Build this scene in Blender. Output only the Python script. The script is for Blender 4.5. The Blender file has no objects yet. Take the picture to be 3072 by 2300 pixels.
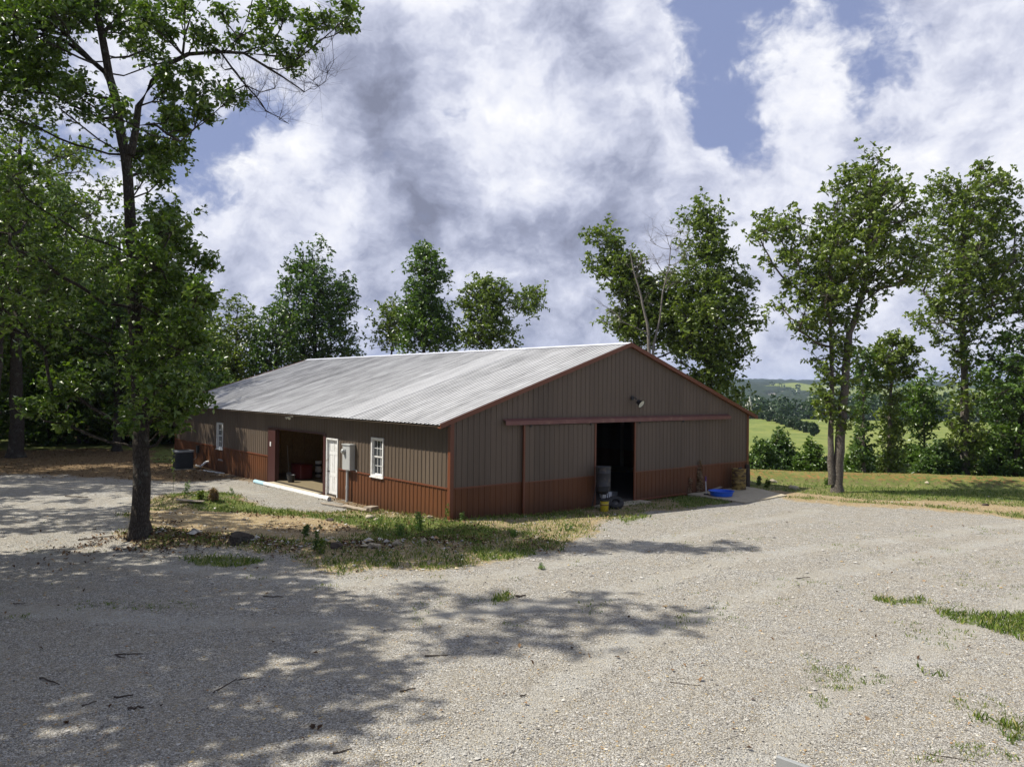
import bpy, math, random
import numpy as np
from mathutils import Vector, Matrix

# ------------------------------------------------------------------ camera, sky, sun, exposure
C = bpy.context.scene.collection
scene = bpy.context.scene
F = 2273.6; PITCH = .0081; ROLL = .0113; CZ = 4.047          # photo is 3072 x 2300
BA = .7062; BX, BY = -1.871, 23.389                           # barn turn and near corner
SUN = Vector((-.752, -.011, 1.0)).normalized()
cp, sp, cr, sr = math.cos(PITCH), math.sin(PITCH), math.cos(ROLL), math.sin(ROLL)
FW = np.array([0, cp, sp]); U0 = np.array([0, -sp, cp]); R0 = np.array([1., 0, 0])
RT = cr * R0 + sr * U0; UP = -sr * R0 + cr * U0
cam = bpy.data.objects.new('camera', bpy.data.cameras.new('camera')); C.objects.link(cam)
cam.data.sensor_width = 36; cam.data.lens = 36 * F / 3072; cam.data.clip_end = 20000; cam.data.clip_start = .05
cam.matrix_world = Matrix(((RT[0], UP[0], -FW[0], 0), (RT[1], UP[1], -FW[1], 0), (RT[2], UP[2], -FW[2], CZ), (0, 0, 0, 1)))
scene.camera = cam
scene.view_settings.view_transform = 'Standard'; scene.view_settings.look = 'None'
scene.view_settings.exposure = .50; scene.view_settings.gamma = 1.0
scene.cycles.max_bounces = 6; scene.cycles.transparent_max_bounces = 4
scene.cycles.diffuse_bounces = 3; scene.cycles.glossy_bounces = 2; scene.cycles.transmission_bounces = 3

def ray(px, py):
    return FW + RT * ((px - 1536) / F) - UP * ((py - 1150) / F)

sun = bpy.data.objects.new('sun', bpy.data.lights.new('sun', 'SUN')); C.objects.link(sun)
sun.data.energy = 5.0; sun.data.angle = math.radians(.55); sun.data.color = (1, .945, .85)
sun.rotation_euler = SUN.to_track_quat('Z', 'Y').to_euler()

class NT:
    """small node-tree helper"""
    def __init__(s, tree): s.t = tree; s.n = tree.nodes; s.l = tree.links
    def new(s, typ, **kw):
        n = s.n.new(typ)
        for k, v in kw.items(): setattr(n, k, v)
        return n
    def put(s, sock, v):
        if hasattr(v, 'is_output'): s.l.new(v, sock)
        else: sock.default_value = v
    def m(s, op, a, b=0., c=None, clamp=False):
        n = s.new('ShaderNodeMath', operation=op, use_clamp=clamp)
        s.put(n.inputs[0], a); s.put(n.inputs[1], b)
        if c is not None: s.put(n.inputs[2], c)
        return n.outputs[0]
    def vm(s, op, a, b=(0, 0, 0), scale=None):
        n = s.new('ShaderNodeVectorMath', operation=op)
        s.put(n.inputs[0], a); s.put(n.inputs[1], b)
        if scale is not None: s.put(n.inputs[3], scale)
        return n.outputs[1] if op in ('DOT_PRODUCT', 'LENGTH') else n.outputs[0]
    def noise(s, vec, scale, detail=4, rough=.5, dist=0., out=0):
        n = s.new('ShaderNodeTexNoise'); s.put(n.inputs['Vector'], vec)
        n.inputs['Scale'].default_value = scale; n.inputs['Detail'].default_value = detail
        n.inputs['Roughness'].default_value = rough; n.inputs['Distortion'].default_value = dist
        return n.outputs[out]
    def vor(s, vec, scale, feature='F1', out=0, rnd=1.):
        n = s.new('ShaderNodeTexVoronoi', feature=feature); s.put(n.inputs['Vector'], vec)
        n.inputs['Scale'].default_value = scale; n.inputs['Randomness'].default_value = rnd
        return n.outputs[out]
    def rmp(s, v, lo, hi, a=0., b=1., smooth=True):
        n = s.new('ShaderNodeMapRange'); n.interpolation_type = 'SMOOTHSTEP' if smooth else 'LINEAR'
        s.put(n.inputs[0], v)
        for i, q in ((1, lo), (2, hi), (3, a), (4, b)): s.put(n.inputs[i], q)
        return n.outputs[0]
    def mix(s, f, a, b, mode='MIX'):
        n = s.new('ShaderNodeMix', data_type='RGBA', blend_type=mode)
        s.put(n.inputs[0], f)
        for i, v in ((6, a), (7, b)):
            if isinstance(v, tuple): v = v + (1,) if len(v) == 3 else v
            s.put(n.inputs[i], v)
        return n.outputs[2]
    def ramp(s, v, stops):
        n = s.new('ShaderNodeValToRGB'); e = n.color_ramp.elements
        while len(e) < len(stops): e.new(.5)
        for q, (p, c) in zip(e, stops): q.position = p; q.color = c + (1,)
        s.put(n.inputs[0], v); return n.outputs[0]
    def bump(s, h, strength, dist, normal=None):
        n = s.new('ShaderNodeBump'); n.inputs['Strength'].default_value = strength
        n.inputs['Distance'].default_value = dist; s.put(n.inputs['Height'], h)
        if normal is not None: s.put(n.inputs['Normal'], normal)
        return n.outputs[0]

world = bpy.data.worlds.new('World'); scene.world = world; world.use_nodes = True
w = NT(world.node_tree); w.n.clear()
sky = w.new('ShaderNodeTexSky', sky_type='NISHITA'); sky.sun_disc = False
sky.sun_elevation = math.asin(SUN.z); sky.sun_rotation = math.atan2(SUN.x, SUN.y)
sky.altitude = 200; sky.air_density = 1.0; sky.dust_density = .6; sky.ozone_density = 3.0
dr = w.new('ShaderNodeTexCoord').outputs['Generated']
dr = w.vm('NORMALIZE', dr)
sepd = w.new('ShaderNodeSeparateXYZ'); w.l.new(dr, sepd.inputs[0]); dz = sepd.outputs[2]
warp = w.noise(dr, 5.5, 5, .6, 0, 1)
warp = w.vm('SUBTRACT', warp, (.5, .5, .5))
wd = w.vm('NORMALIZE', w.vm('ADD', dr, w.vm('SCALE', warp, scale=.26)))
wd2 = w.vm('NORMALIZE', w.vm('ADD', dr, w.vm('SCALE', warp, scale=.11)))
def field(blobs, base=None, wd=wd):
    acc = base
    for px, py, r, wt in blobs:
        d = ray(px, py); d = d / np.linalg.norm(d); sg = r / F
        dt = w.vm('DOT_PRODUCT', wd, tuple(d))
        e = w.m('EXPONENT', w.m('MULTIPLY', w.m('SUBTRACT', dt, 1.), 1 / sg ** 2))
        acc = w.m('MULTIPLY', e, wt) if acc is None else w.m('MULTIPLY_ADD', e, wt, acc)
    return acc
BLUE = [(2198, 168, 135, 1), (2310, 100, 115, .9), (2142, 290, 85, .9), (1986, 335, 60, .8), (2153, 375, 60, .7), (2600, 190, 75, .95),
        (2550, 285, 45, .6), (2053, 67, 60, .5), (1371, 313, 28, .8), (1640, 235, 24, .7), (1606, 391, 32, .5), (1090, 670, 40, .5),
        (700, 400, 115, .8), (560, 480, 100, .7), (768, 270, 80, .6), (712, 600, 45, .5), (350, 300, 200, .5), (1500, 330, 40, .3),
        (2900, 250, 60, .3)]
DARK = [(1159, 223, 140, 1), (1047, 285, 100, .8), (1140, 330, 55, .5), (1740, 90, 120, .9), (1773, 200, 60, .6), (1200, 545, 120, .8),
        (1330, 630, 100, .9), (1250, 600, 60, .5), (1606, 680, 110, .7), (1800, 690, 120, .8), (1950, 650, 90, .6), (1885, 425, 60, .5),
        (2812, 60, 190, .5), (667, 740, 90, .6), (1136, 850, 120, .5), (1560, 900, 170, .35), (2250, 700, 120, .4), (880, 60, 60, .4), (2900, 700, 150, .3)]
LITE = [(935, 447, 105, 1), (1226, 60, 85, .7), (1494, 313, 100, .5), (1700, 470, 100, .55), (2444, 210, 80, 1), (2343, 310, 70, .9),
        (2480, 123, 42, .9), (3002, 168, 110, .8), (2723, 400, 150, .7), (2053, 530, 85, .7), (800, 560, 80, .5), (1050, 480, 60, .5),
        (1450, 480, 90, .6), (1400, 200, 60, .6), (1600, 780, 60, .3)]
blue = field(BLUE); dark = field(DARK, None, wd2); lite = field(LITE)
st = w.vm('ADD', w.vm('MULTIPLY', dr, (1, 1, 1.35)), w.vm('SCALE', warp, scale=.10))
def billow(vec, sc, d=5):
    n = w.noise(vec, sc, d, .55); return w.m('SUBTRACT', 1., w.m('MULTIPLY', w.m('ABSOLUTE', w.m('SUBTRACT', n, .5)), 5.0), clamp=True)
sv = w.vm('ADD', st, (-.028, 0, .034))
n1 = w.noise(st, 4.6, 14, .64, .0); n2 = w.noise(sv, 4.6, 6, .62, .0); b1 = billow(st, 6.5, 9); b2 = billow(st, 15., 6)
n3 = w.noise(st, 19, 10, .62); n4 = w.noise(st, 2.2, 3, .5)
cov = w.m('ADD', w.m('MULTIPLY', blue, -.50), w.m('MULTIPLY_ADD', n1, 2.5, w.m('MULTIPLY_ADD', b1, .2, w.m('MULTIPLY_ADD', n3, .6, -.74))))
cov = w.m('ADD', cov, w.m('MULTIPLY', lite, .16))
alpha = w.rmp(cov, .28, .74)
back = w.rmp(w.m('ADD', sepd.outputs[1], w.m('MULTIPLY', w.m('SUBTRACT', n4, .5), .6)), -.15, .35)     # the clouds thin out behind the camera
alpha = w.m('MULTIPLY', alpha, w.m('MULTIPLY_ADD', back, .8, .2))
lit = w.m('ADD', w.m('MULTIPLY', w.m('SUBTRACT', n1, n2), 1.9), w.m('MULTIPLY', w.m('SUBTRACT', n3, .5), .6))
lit = w.m('ADD', lit, w.m('MULTIPLY', w.m('SUBTRACT', b1, .4), .24)); lit = w.m('ADD', lit, w.m('MULTIPLY', w.m('SUBTRACT', b2, .45), .10))
lit = w.m('ADD', lit, w.m('MULTIPLY', w.m('SUBTRACT', n4, .5), .35))
lit = w.m('ADD', lit, w.m('SUBTRACT', w.m('MULTIPLY', lite, .18), w.m('MULTIPLY', dark, .42)))
low = w.rmp(dz, .02, .24, -.14, 0.)
lit = w.m('ADD', w.m('ADD', lit, .58), low)
ccol = w.ramp(w.m('MULTIPLY_ADD', lit, .84, .12), [(0., (2.3, 2.5, 3.4)), (.25, (3.6, 3.9, 5.2)), (.5, (5.8, 6.1, 7.5)), (.72, (8.2, 8.4, 9.4)), (1., (10.3, 10.3, 10.5))])
skc = w.mix(1., sky.outputs[0], (1.0, .80, .80), 'MULTIPLY')
skc = w.mix(.8, skc, (2.9, 3.55, 5.9))
skc = w.mix(w.rmp(dz, .0, .17, .85, 0.), skc, (4.0, 4.6, 6.6))
col = w.mix(w.m('MULTIPLY', alpha, .97), skc, ccol)
col = w.mix(w.rmp(dz, -.01, .1, .5, 0.), col, (4.0, 4.5, 6.3))
bg = w.new('ShaderNodeBackground'); w.l.new(col, bg.inputs[0]); bg.inputs[1].default_value = .072
w.l.new(bg.outputs[0], w.new('ShaderNodeOutputWorld').inputs[0])

# ------------------------------------------------------------------ helpers
rng = np.random.default_rng(7); random.seed(7)
def tag(o, label=None, cat=None, group=None, kind=None):
    if label: o['label'] = label
    if cat: o['category'] = cat
    if group: o['group'] = group
    if kind: o['kind'] = kind
    return o
def empty(name, loc, label, cat, group=None, rz=0, parent=None):
    o = bpy.data.objects.new(name, None); C.objects.link(o); o.location = loc; o.rotation_euler = (0, 0, rz)
    o.empty_display_size = .2
    if label: tag(o, label, cat, group)
    return o
def link(name, me, m, parent=None):
    o = bpy.data.objects.new(name, me); C.objects.link(o)
    if m and not me.materials: me.materials.append(m)
    if parent: o.parent = parent
    return o
def npmesh(name, V, faces, m, parent=None, attr=None, smooth=False, col=None):
    """V (n,3); faces: list of (k-columns int arrays)"""
    me = bpy.data.meshes.new(name)
    V = np.asarray(V, np.float32); faces = [np.asarray(f, np.int32) for f in faces if len(f)]
    nl = sum(f.size for f in faces); nf = sum(len(f) for f in faces)
    me.vertices.add(len(V)); me.vertices.foreach_set('co', V.ravel())
    me.loops.add(nl); me.loops.foreach_set('vertex_index', np.concatenate([f.ravel() for f in faces]))
    me.polygons.add(nf)
    sizes = np.concatenate([np.full(len(f), f.shape[1]) for f in faces])
    st_ = np.concatenate([[0], np.cumsum(sizes)[:-1]]).astype(np.int32)
    me.polygons.foreach_set('loop_start', st_)
    if smooth: me.polygons.foreach_set('use_smooth', np.ones(nf, bool))
    if attr is not None:
        a = me.attributes.new('v', 'FLOAT', 'POINT'); a.data.foreach_set('value', np.asarray(attr, np.float32))
    if col is not None:
        for k, arr in col.items():
            a = me.attributes.new(k, 'FLOAT_COLOR', 'POINT'); a.data.foreach_set('color', np.asarray(arr, np.float32).ravel())
    me.update(calc_edges=True); me.validate()
    return link(name, me, m, parent)

class MB:
    """collects shapes of ONE part"""
    def __init__(s): s.v = []; s.f = {3: [], 4: []}; s.n = 0; s.big = []
    def add(s, V, fs):
        V = np.asarray(V, float)
        for f in fs:
            f = [int(i) + s.n for i in f]
            (s.f[len(f)] if len(f) in s.f else s.big).append(f)
        s.v.append(V); s.n += len(V); return s
    def box(s, a, b, rot=None, c=None):
        x0, y0, z0 = a; x1, y1, z1 = b
        V = np.array([[x, y, z] for z in (z0, z1) for x, y in ((x0, y0), (x1, y0), (x1, y1), (x0, y1))], float)
        if rot is not None: 
            M = np.array(rot.to_3x3()); cc = np.array(c if c is not None else (0, 0, 0)); V = (V - cc) @ M.T + cc
        return s.add(V, [(0, 3, 2, 1), (4, 5, 6, 7), (0, 1, 5, 4), (1, 2, 6, 5), (2, 3, 7, 6), (3, 0, 4, 7)])
    def tube(s, P, R, n=8, caps=True):
        P = np.array(P, float); R = np.broadcast_to(np.asarray(R, float), (len(P),))
        T = np.gradient(P, axis=0); T /= np.linalg.norm(T, axis=1)[:, None] + 1e-9
        ref = np.array([0, 0, 1.]) if abs(T[:, 2]).mean() < .8 else np.array([1., 0, 0])
        A = np.cross(T, ref); A /= np.linalg.norm(A, axis=1)[:, None]; B = np.cross(T, A)
        t = np.arange(n) * 2 * np.pi / n
        V = (P[:, None] + R[:, None, None] * (np.cos(t)[None, :, None] * A[:, None] + np.sin(t)[None, :, None] * B[:, None])).reshape(-1, 3)
        fs = [(i * n + j, i * n + (j + 1) % n, (i + 1) * n + (j + 1) % n, (i + 1) * n + j) for i in range(len(P) - 1) for j in range(n)]
        if caps: fs += [tuple(range(n))[::-1], tuple((len(P) - 1) * n + j for j in range(n))]
        return s.add(V, fs)
    def lathe(s, prof, n=24, c=(0, 0, 0), M=None):
        t = np.arange(n) * 2 * np.pi / n
        V = np.array([[r * math.cos(a), r * math.sin(a), z] for r, z in prof for a in t])
        if M is not None: V = V @ np.array(M.to_3x3()).T
        V = V + np.array(c)
        fs = [(i * n + j, i * n + (j + 1) % n, (i + 1) * n + (j + 1) % n, (i + 1) * n + j) for i in range(len(prof) - 1) for j in range(n)]
        fs += [tuple(range(n))[::-1], tuple((len(prof) - 1) * n + j for j in range(n))]
        return s.add(V, fs)
    def build(s, name, m, parent=None, smooth=False, bevel=0, **kw):
        me = bpy.data.meshes.new(name)
        me.from_pydata(np.concatenate(s.v).tolist(), [], s.f[4] + s.f[3] + s.big); me.update()
        if smooth:
            me.polygons.foreach_set('use_smooth', np.ones(len(me.polygons), bool)); me.set_sharp_from_angle(angle=math.radians(40))
        o = link(name, me, m, parent)
        if bevel:
            b = o.modifiers.new('bevel', 'BEVEL'); b.width = bevel; b.segments = 2; b.limit_method = 'ANGLE'
        return o

def ss(a, b, x): t = np.clip((x - a) / (b - a), 0, 1); return t * t * (3 - 2 * t)
_G = np.random.default_rng(3).random((256, 256))
def vnoise(x, y):
    x = np.asarray(x, float); y = np.asarray(y, float)
    i = np.floor(x).astype(int); j = np.floor(y).astype(int); u = x - i; v = y - j
    u = u * u * (3 - 2 * u); v = v * v * (3 - 2 * v); g = lambda a, b: _G[a & 255, b & 255]
    return (g(i, j) * (1 - u) + g(i + 1, j) * u) * (1 - v) + (g(i, j + 1) * (1 - u) + g(i + 1, j + 1) * u) * v
def fbm(x, y, o=4): return sum(vnoise(x * 2 ** k + 17 * k, y * 2 ** k + 31 * k) * .5 ** (k + 1) for k in range(o)) / (1 - .5 ** o)

exb = np.array([math.cos(BA), math.sin(BA)]); eyb = np.array([-math.sin(BA), math.cos(BA)])
def B(X, Y): return BX + X * exb[0] + Y * eyb[0], BY + X * exb[1] + Y * eyb[1]     # barn coordinates to world
def loc(x, y): dx = x - BX; dy = y - BY; return dx * exb[0] + dy * exb[1], dx * eyb[0] + dy * eyb[1]
def polydist(x, y, P, closed=False):
    P = np.asarray(P, float); d = np.full(np.shape(x), 1e9)
    n = len(P)
    for i in range(n if closed else n - 1):
        a = P[i]; b = P[(i + 1) % n]; ab = b - a
        t = np.clip(((x - a[0]) * ab[0] + (y - a[1]) * ab[1]) / (ab @ ab + 1e-9), 0, 1)
        d = np.minimum(d, np.hypot(x - a[0] - t * ab[0], y - a[1] - t * ab[1]))
    return d
def inpoly(x, y, P):
    P = np.asarray(P, float); c = np.zeros(np.shape(x), bool); n = len(P)
    for i in range(n):
        a = P[i]; b = P[(i + 1) % n]
        cond = ((a[1] > y) != (b[1] > y)) & (x < (b[0] - a[0]) * (y - a[1]) / (b[1] - a[1] + 1e-12) + a[0])
        c ^= cond
    return c
def sdist(x, y, P):                                            # positive inside
    d = polydist(x, y, P, True); return np.where(inpoly(x, y, P), d, -d)
def flat(px, py, z=-.05):                                      # pixel to point on the near ground
    d = ray(px, py); t = (z - CZ) / d[2]; return np.array([d[0] * t, d[1] * t])
K = 3072 / 2212
def fl(*pts): return np.array([flat(a * K, b * K) for a, b in pts])

DEBRIS = fl((350, 1168), (480, 1172), (560, 1180), (640, 1190), (760, 1186), (900, 1180), (990, 1172))
MOUND = fl((435, 1078))[0]
PADC = [B(11.7, -2.9), B(14.9, -2.75), B(16.1, .0), B(11.9, .0)]
prof_t = [-60, -2, -.6, .8, 2.2, 25, 60, 200, 290, 420, 620, 900, 1150, 1600, 2100, 2800, 3300, 4600]
prof_z = [0, 0, .38, .36, 0, -4, -6.8, -7.6, -6.6, -13, -24, -20, -10, 8, 20, 38, 36, 10]
def H(x, y):
    x = np.asarray(x, float); y = np.asarray(y, float)
    z = -.15 * ss(23.5, 26, y) - .12 * ss(28, 36, y) + (fbm(x * .35, y * .35, 3) - .5) * .10 * ss(3, 8, np.hypot(x, y - 4))
    t = y - 37.2 + .19 * (x - 18); D = np.hypot(x, y)
    wx = ss(-12, 8, x); wx = np.maximum(wx, ss(130, 300, D)); wx = wx * ss(-20, 20, y + np.abs(x) * .3)
    tt = t * (1 + .05 * np.sin(np.arctan2(x, y + 1e-6) * 9))
    far = np.interp(tt, prof_t, prof_z)
    far = np.where(tt > 3, np.interp(tt - 2, prof_t, prof_z) * .5 + np.interp(tt + 2, prof_t, prof_z) * .5, far)
    und = (fbm(x * .004 + 3, y * .004, 4) - .5)
    far = far + und * 16 * ss(400, 1500, tt) + (fbm(x * .02, y * .02, 3) - .5) * 1.6 * ss(40, 150, tt)
    z = z + far * wx
    z = z + .13 * np.exp(-(polydist(x, y, DEBRIS) / .55) ** 2) * (.6 + .8 * vnoise(x * 1.7, y * 1.7))
    z = z + .32 * np.exp(-((x - MOUND[0]) ** 2 + (y - MOUND[1]) ** 2) / 1.6)
    z = z + .10 * np.exp(-((x + 10) ** 2 + (y - 20.4) ** 2) / 1.2)
    return z
def hit(px, py):
    d = ray(px, py); t = 2.; P = None
    while t < 6000:
        h = H(d[0] * t, d[1] * t); g = CZ + d[2] * t - h
        if g <= 0: break
        t += max(.02, g * .6)
    return Vector((d[0] * t, d[1] * t, CZ + d[2] * t))
def gz(x, y): return float(H(np.array(x), np.array(y)))
def at(px, py, D):                                             # point on the pixel's ray at depth D
    d = ray(px, py); return Vector(d / d[1] * D) + Vector((0, 0, CZ))

# ------------------------------------------------------------------ materials
def mat(name, fn):
    m = bpy.data.materials.new(name); m.use_nodes = True; t = NT(m.node_tree); t.n.clear()
    out = t.new('ShaderNodeOutputMaterial'); sh = fn(t); t.l.new(sh, out.inputs[0]); return m
def pr(t, color, rough=.6, metal=0., normal=None, spec=.5, **kw):
    n = t.new('ShaderNodeBsdfPrincipled')
    if isinstance(color, tuple): color = color + (1,)
    t.put(n.inputs['Base Color'], color); t.put(n.inputs['Roughness'], rough); t.put(n.inputs['Metallic'], metal)
    t.put(n.inputs['Specular IOR Level'], spec)
    if normal is not None: t.put(n.inputs['Normal'], normal)
    for k, v in kw.items(): t.put(n.inputs[k], v)
    return n.outputs[0]
def co(t, obj=True): return t.new('ShaderNodeTexCoord').outputs['Object'] if obj else t.new('ShaderNodeNewGeometry').outputs['Position']
def simple(name, c, rough=.6, metal=0., var=.18, scale=6., spec=.5, bump=.0, dirt=None):
    def f(t):
        p = co(t); n = t.noise(p, scale, 5, .6); n2 = t.noise(p, scale * 7, 3, .6)
        k = t.m('ADD', t.m('MULTIPLY', n, 1.4 * var), t.m('MULTIPLY_ADD', n2, .6 * var, 1 - var))
        cc = t.mix(1., c, t.vm('SCALE', (1, 1, 1), scale=k), 'MULTIPLY')
        if dirt: cc = t.mix(t.rmp(t.noise(p, scale * 1.7, 6, .65), .5, .72), cc, dirt)
        nn = t.bump(n2, bump, .01) if bump else None
        return pr(t, cc, rough, metal, nn, spec)
    return mat(name, f)

def siding_mat(name, c, dirt, r=.42):
    def f(t):
        p = co(t); n = t.noise(t.vm('MULTIPLY', p, (1, 1, .25)), 2.2, 5, .6); n2 = t.noise(p, 40, 3, .6)
        sx = t.new('ShaderNodeSeparateXYZ'); t.l.new(p, sx.inputs[0])
        cc = t.mix(t.rmp(n, .3, .75, 0, .35), c, tuple(x * .78 for x in c))
        low = t.rmp(t.m('ADD', sx.outputs[2], t.m('MULTIPLY', t.noise(p, 1.6, 6, .7), .9)), .25, .95, .65, 0.)   # mud splashed up from the ground
        cc = t.mix(low, cc, dirt)
        st = t.noise(t.vm('MULTIPLY', p, (9, 9, .35)), 1., 4, .7)
        cc = t.mix(t.rmp(st, .52, .78, 0, .4), cc, tuple(min(1, x * 1.35 + .01) for x in c))
        pn = t.m('ADD', t.m('FLOOR', t.m('DIVIDE', t.m('ADD', sx.outputs[0], .3), .9144)), t.m('MULTIPLY', t.m('FLOOR', t.m('DIVIDE', t.m('ADD', sx.outputs[1], .3), .9144)), 7.3))
        wn = t.new('ShaderNodeTexWhiteNoise', noise_dimensions='1D'); t.l.new(pn, wn.inputs['W'])
        cc = t.mix(1., cc, t.vm('SCALE', (1, 1, 1), scale=t.m('MULTIPLY_ADD', wn.outputs[0], .22, .89)), 'MULTIPLY')
        return pr(t, cc, t.m('MULTIPLY_ADD', n2, .25, r), 0, None, .35)
    return mat(name, f)
M = {}
M['taupe'] = siding_mat('taupe_siding', (.120, .090, .064), (.10, .072, .047))
M['red'] = siding_mat('barn_red_siding', (.128, .047, .0160), (.072, .034, .015))
M['trim'] = simple('barn_red_trim', (.145, .043, .016), .45, var=.25, scale=3)
M['track'] = simple('faded_red_track', (.15, .06, .05), .5, var=.3, scale=2, dirt=(.22, .12, .09))
def roof_f(t, lift=0.):
    p = co(t); sx = t.new('ShaderNodeSeparateXYZ'); t.l.new(p, sx.inputs[0])
    n = t.noise(t.vm('MULTIPLY', p, (.25, 3.5, .25)), 2.0, 6, .65); g = t.noise(p, 1.3, 6, .65); f = t.noise(p, 60, 2, .5)
    pan = t.m('FLOOR', t.m('DIVIDE', sx.outputs[1], .9144)); wn = t.new('ShaderNodeTexWhiteNoise', noise_dimensions='1D'); t.l.new(pan, wn.inputs['W'])
    v = t.m('ADD', t.m('MULTIPLY_ADD', wn.outputs[0], .14, .66 + lift), t.m('MULTIPLY', t.m('SUBTRACT', n, .5), .8))
    v = t.m('ADD', v, t.m('MULTIPLY', t.m('SUBTRACT', g, .5), .45), clamp=True)
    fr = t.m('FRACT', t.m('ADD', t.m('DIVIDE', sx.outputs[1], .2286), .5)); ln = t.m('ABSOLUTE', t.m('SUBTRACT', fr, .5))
    v = t.m('SUBTRACT', v, t.m('MULTIPLY', t.rmp(ln, .24, .08, 0., .38), t.rmp(t.noise(t.vm('MULTIPLY', p, (.5, 4.37, .5)), 1., 3, .6), .3, .6, .35, 1.)), clamp=True)     # dark lines beside the ribs, painting in their reflected tones
    cc = t.ramp(v, [(.1, (.09, .09, .09)), (.5, (.34, .34, .335)), (.78, (.52, .52, .51))])
    return pr(t, cc, t.m('MULTIPLY_ADD', f, .2, .38), .15, t.bump(g, .15, .02), .5)
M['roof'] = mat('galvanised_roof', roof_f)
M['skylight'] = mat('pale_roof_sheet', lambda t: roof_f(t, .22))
M['sky'] = simple('white_roof_panel', (.52, .54, .60), .4, var=.12, scale=2)
M['white'] = simple('white_paint', (.72, .72, .70), .45, var=.12, scale=5, dirt=(.5, .47, .41))
M['pvc'] = simple('white_pvc', (.76, .76, .73), .35, var=.1, scale=4, dirt=(.5, .44, .35))
M['pvcblue'] = simple('pale_blue_pvc', (.38, .58, .66), .4, var=.1, scale=4)
M['greymetal'] = simple('grey_metal', (.34, .35, .34), .45, .3, var=.2, scale=4)
M['meter'] = simple('grey_meter_paint', (.42, .43, .42), .45, .1, var=.12, scale=4)
M['dark'] = simple('dark_plastic', (.022, .022, .024), .5, var=.3, scale=5)
M['black'] = simple('black_enamel', (.02, .02, .02), .35, var=.2, scale=5)
M['drumgrey'] = simple('dark_grey_drum', (.03, .031, .034), .65, .0, var=.3, scale=4, dirt=(.10, .08, .06))
M['hvac'] = simple('dark_condenser_paint', (.045, .05, .052), .55, .2, var=.25, scale=4)
M['yellow'] = simple('yellow_plastic', (.62, .47, .02), .45, var=.2, scale=8, dirt=(.32, .24, .06))
M['blue'] = simple('blue_plastic', (.02, .12, .62), .4, var=.15, scale=5)
M['purple'] = simple('purple_grip', (.09, .03, .13), .5)
M['rubber'] = simple('tyre_rubber', (.018, .018, .018), .8, var=.3, scale=12, dirt=(.06, .05, .04))
M['concrete'] = simple('pale_concrete', (.40, .35, .25), .9, var=.3, scale=3, bump=.4, dirt=(.28, .23, .15))
M['oldwood'] = simple('weathered_wood', (.30, .25, .19), .85, var=.4, scale=5, bump=.4)
M['darkwood'] = simple('dark_wood', (.06, .045, .033), .9, var=.5, scale=8, bump=.6)
M['redtool'] = simple('red_enamel', (.08, .010, .009), .35, var=.15)
M['shaded_trim'] = simple('shaded_red_trim', (.05, .015, .012), .5)  # trim red darkened, the shade on it is put into the colour
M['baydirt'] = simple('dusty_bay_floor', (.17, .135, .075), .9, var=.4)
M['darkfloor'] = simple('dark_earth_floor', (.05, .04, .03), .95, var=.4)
M['rust'] = mat('rusty_drum', lambda t: pr(t, t.mix(t.rmp(t.noise(t.vm('MULTIPLY', co(t), (1, 1, 2.6)), 3.2, 7, .7), .40, .62), (.30, .21, .055), (.05, .025, .012)), .75, .1))
def osb(t):
    p = co(t); v = t.vor(t.vm('MULTIPLY', p, (30, 30, 12)), 1., out=1); g = t.noise(p, 2, 4, .6)
    return pr(t, t.mix(.5, t.mix(g, (.26, .165, .055), (.36, .24, .09)), t.mix(t.m('MULTIPLY', v, .9), (.14, .08, .03), (.44, .31, .13))), .8)
M['osb'] = mat('strand_board', osb)
M['lens'] = simple('lamp_lens', (.62, .63, .54), .3, var=.2, scale=30)
def glass_f(t):
    return pr(t, (.03, .035, .04), .05, 0, None, .9)
M['pane'] = mat('window_pane', glass_f)
M['label'] = simple('brown_label', (.16, .07, .04), .6)

def bark(name, a, b, sc=1.):
    def f(t):
        p = t.vm('MULTIPLY', co(t), (1, 1, .28)); v = t.vor(p, 26 * sc, 'DISTANCE_TO_EDGE'); n = t.noise(p, 14 * sc, 6, .7); l = t.noise(co(t), 3.5, 5, .65)
        k = t.m('ADD', t.rmp(v, 0., .22, 0, .6), t.m('MULTIPLY', n, .5))
        cc = t.mix(k, a, b); cc = t.mix(t.rmp(l, .55, .7, 0, .45), cc, (.17, .18, .15))
        return pr(t, cc, .95, 0, t.bump(k, .9, .03), .2)
    return mat(name, f)
M['bark'] = bark('oak_bark', (.022, .018, .014), (.085, .072, .058))
M['bark2'] = bark('pale_bark', (.05, .042, .035), (.20, .175, .145))
M['deadbark'] = bark('dead_bark', (.12, .105, .09), (.30, .27, .24), 1.5)

def leafmat(name, c0, c1, c2, tr=.28):
    def f(t):
        a = t.new('ShaderNodeAttribute', attribute_name='v').outputs['Fac']
        cc = t.ramp(a, [(0., c0), (.55, c1), (1., c2)])
        p = pr(t, cc, .36, 0, None, .5)
        trn = t.new('ShaderNodeBsdfTranslucent'); t.put(trn.inputs[0], t.mix(1., cc, (1.3, 1.45, .55), 'MULTIPLY'))
        mx = t.new('ShaderNodeMixShader'); mx.inputs[0].default_value = tr
        t.l.new(p, mx.inputs[1]); t.l.new(trn.outputs[0], mx.inputs[2]); return mx.outputs[0]
    return mat(name, f)
M['leaf'] = leafmat('hickory_leaf', (0.044, 0.081, 0.012), (0.087, 0.148, 0.022), (0.197, 0.259, 0.044))
M['oak'] = leafmat('oak_leaf', (0.062, 0.097, 0.017), (0.121, 0.172, 0.030), (0.240, 0.289, 0.061))
M['deep'] = leafmat('deep_green_leaf', (0.034, 0.070, 0.017), (0.069, 0.128, 0.029), (0.147, 0.209, 0.043))
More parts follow.
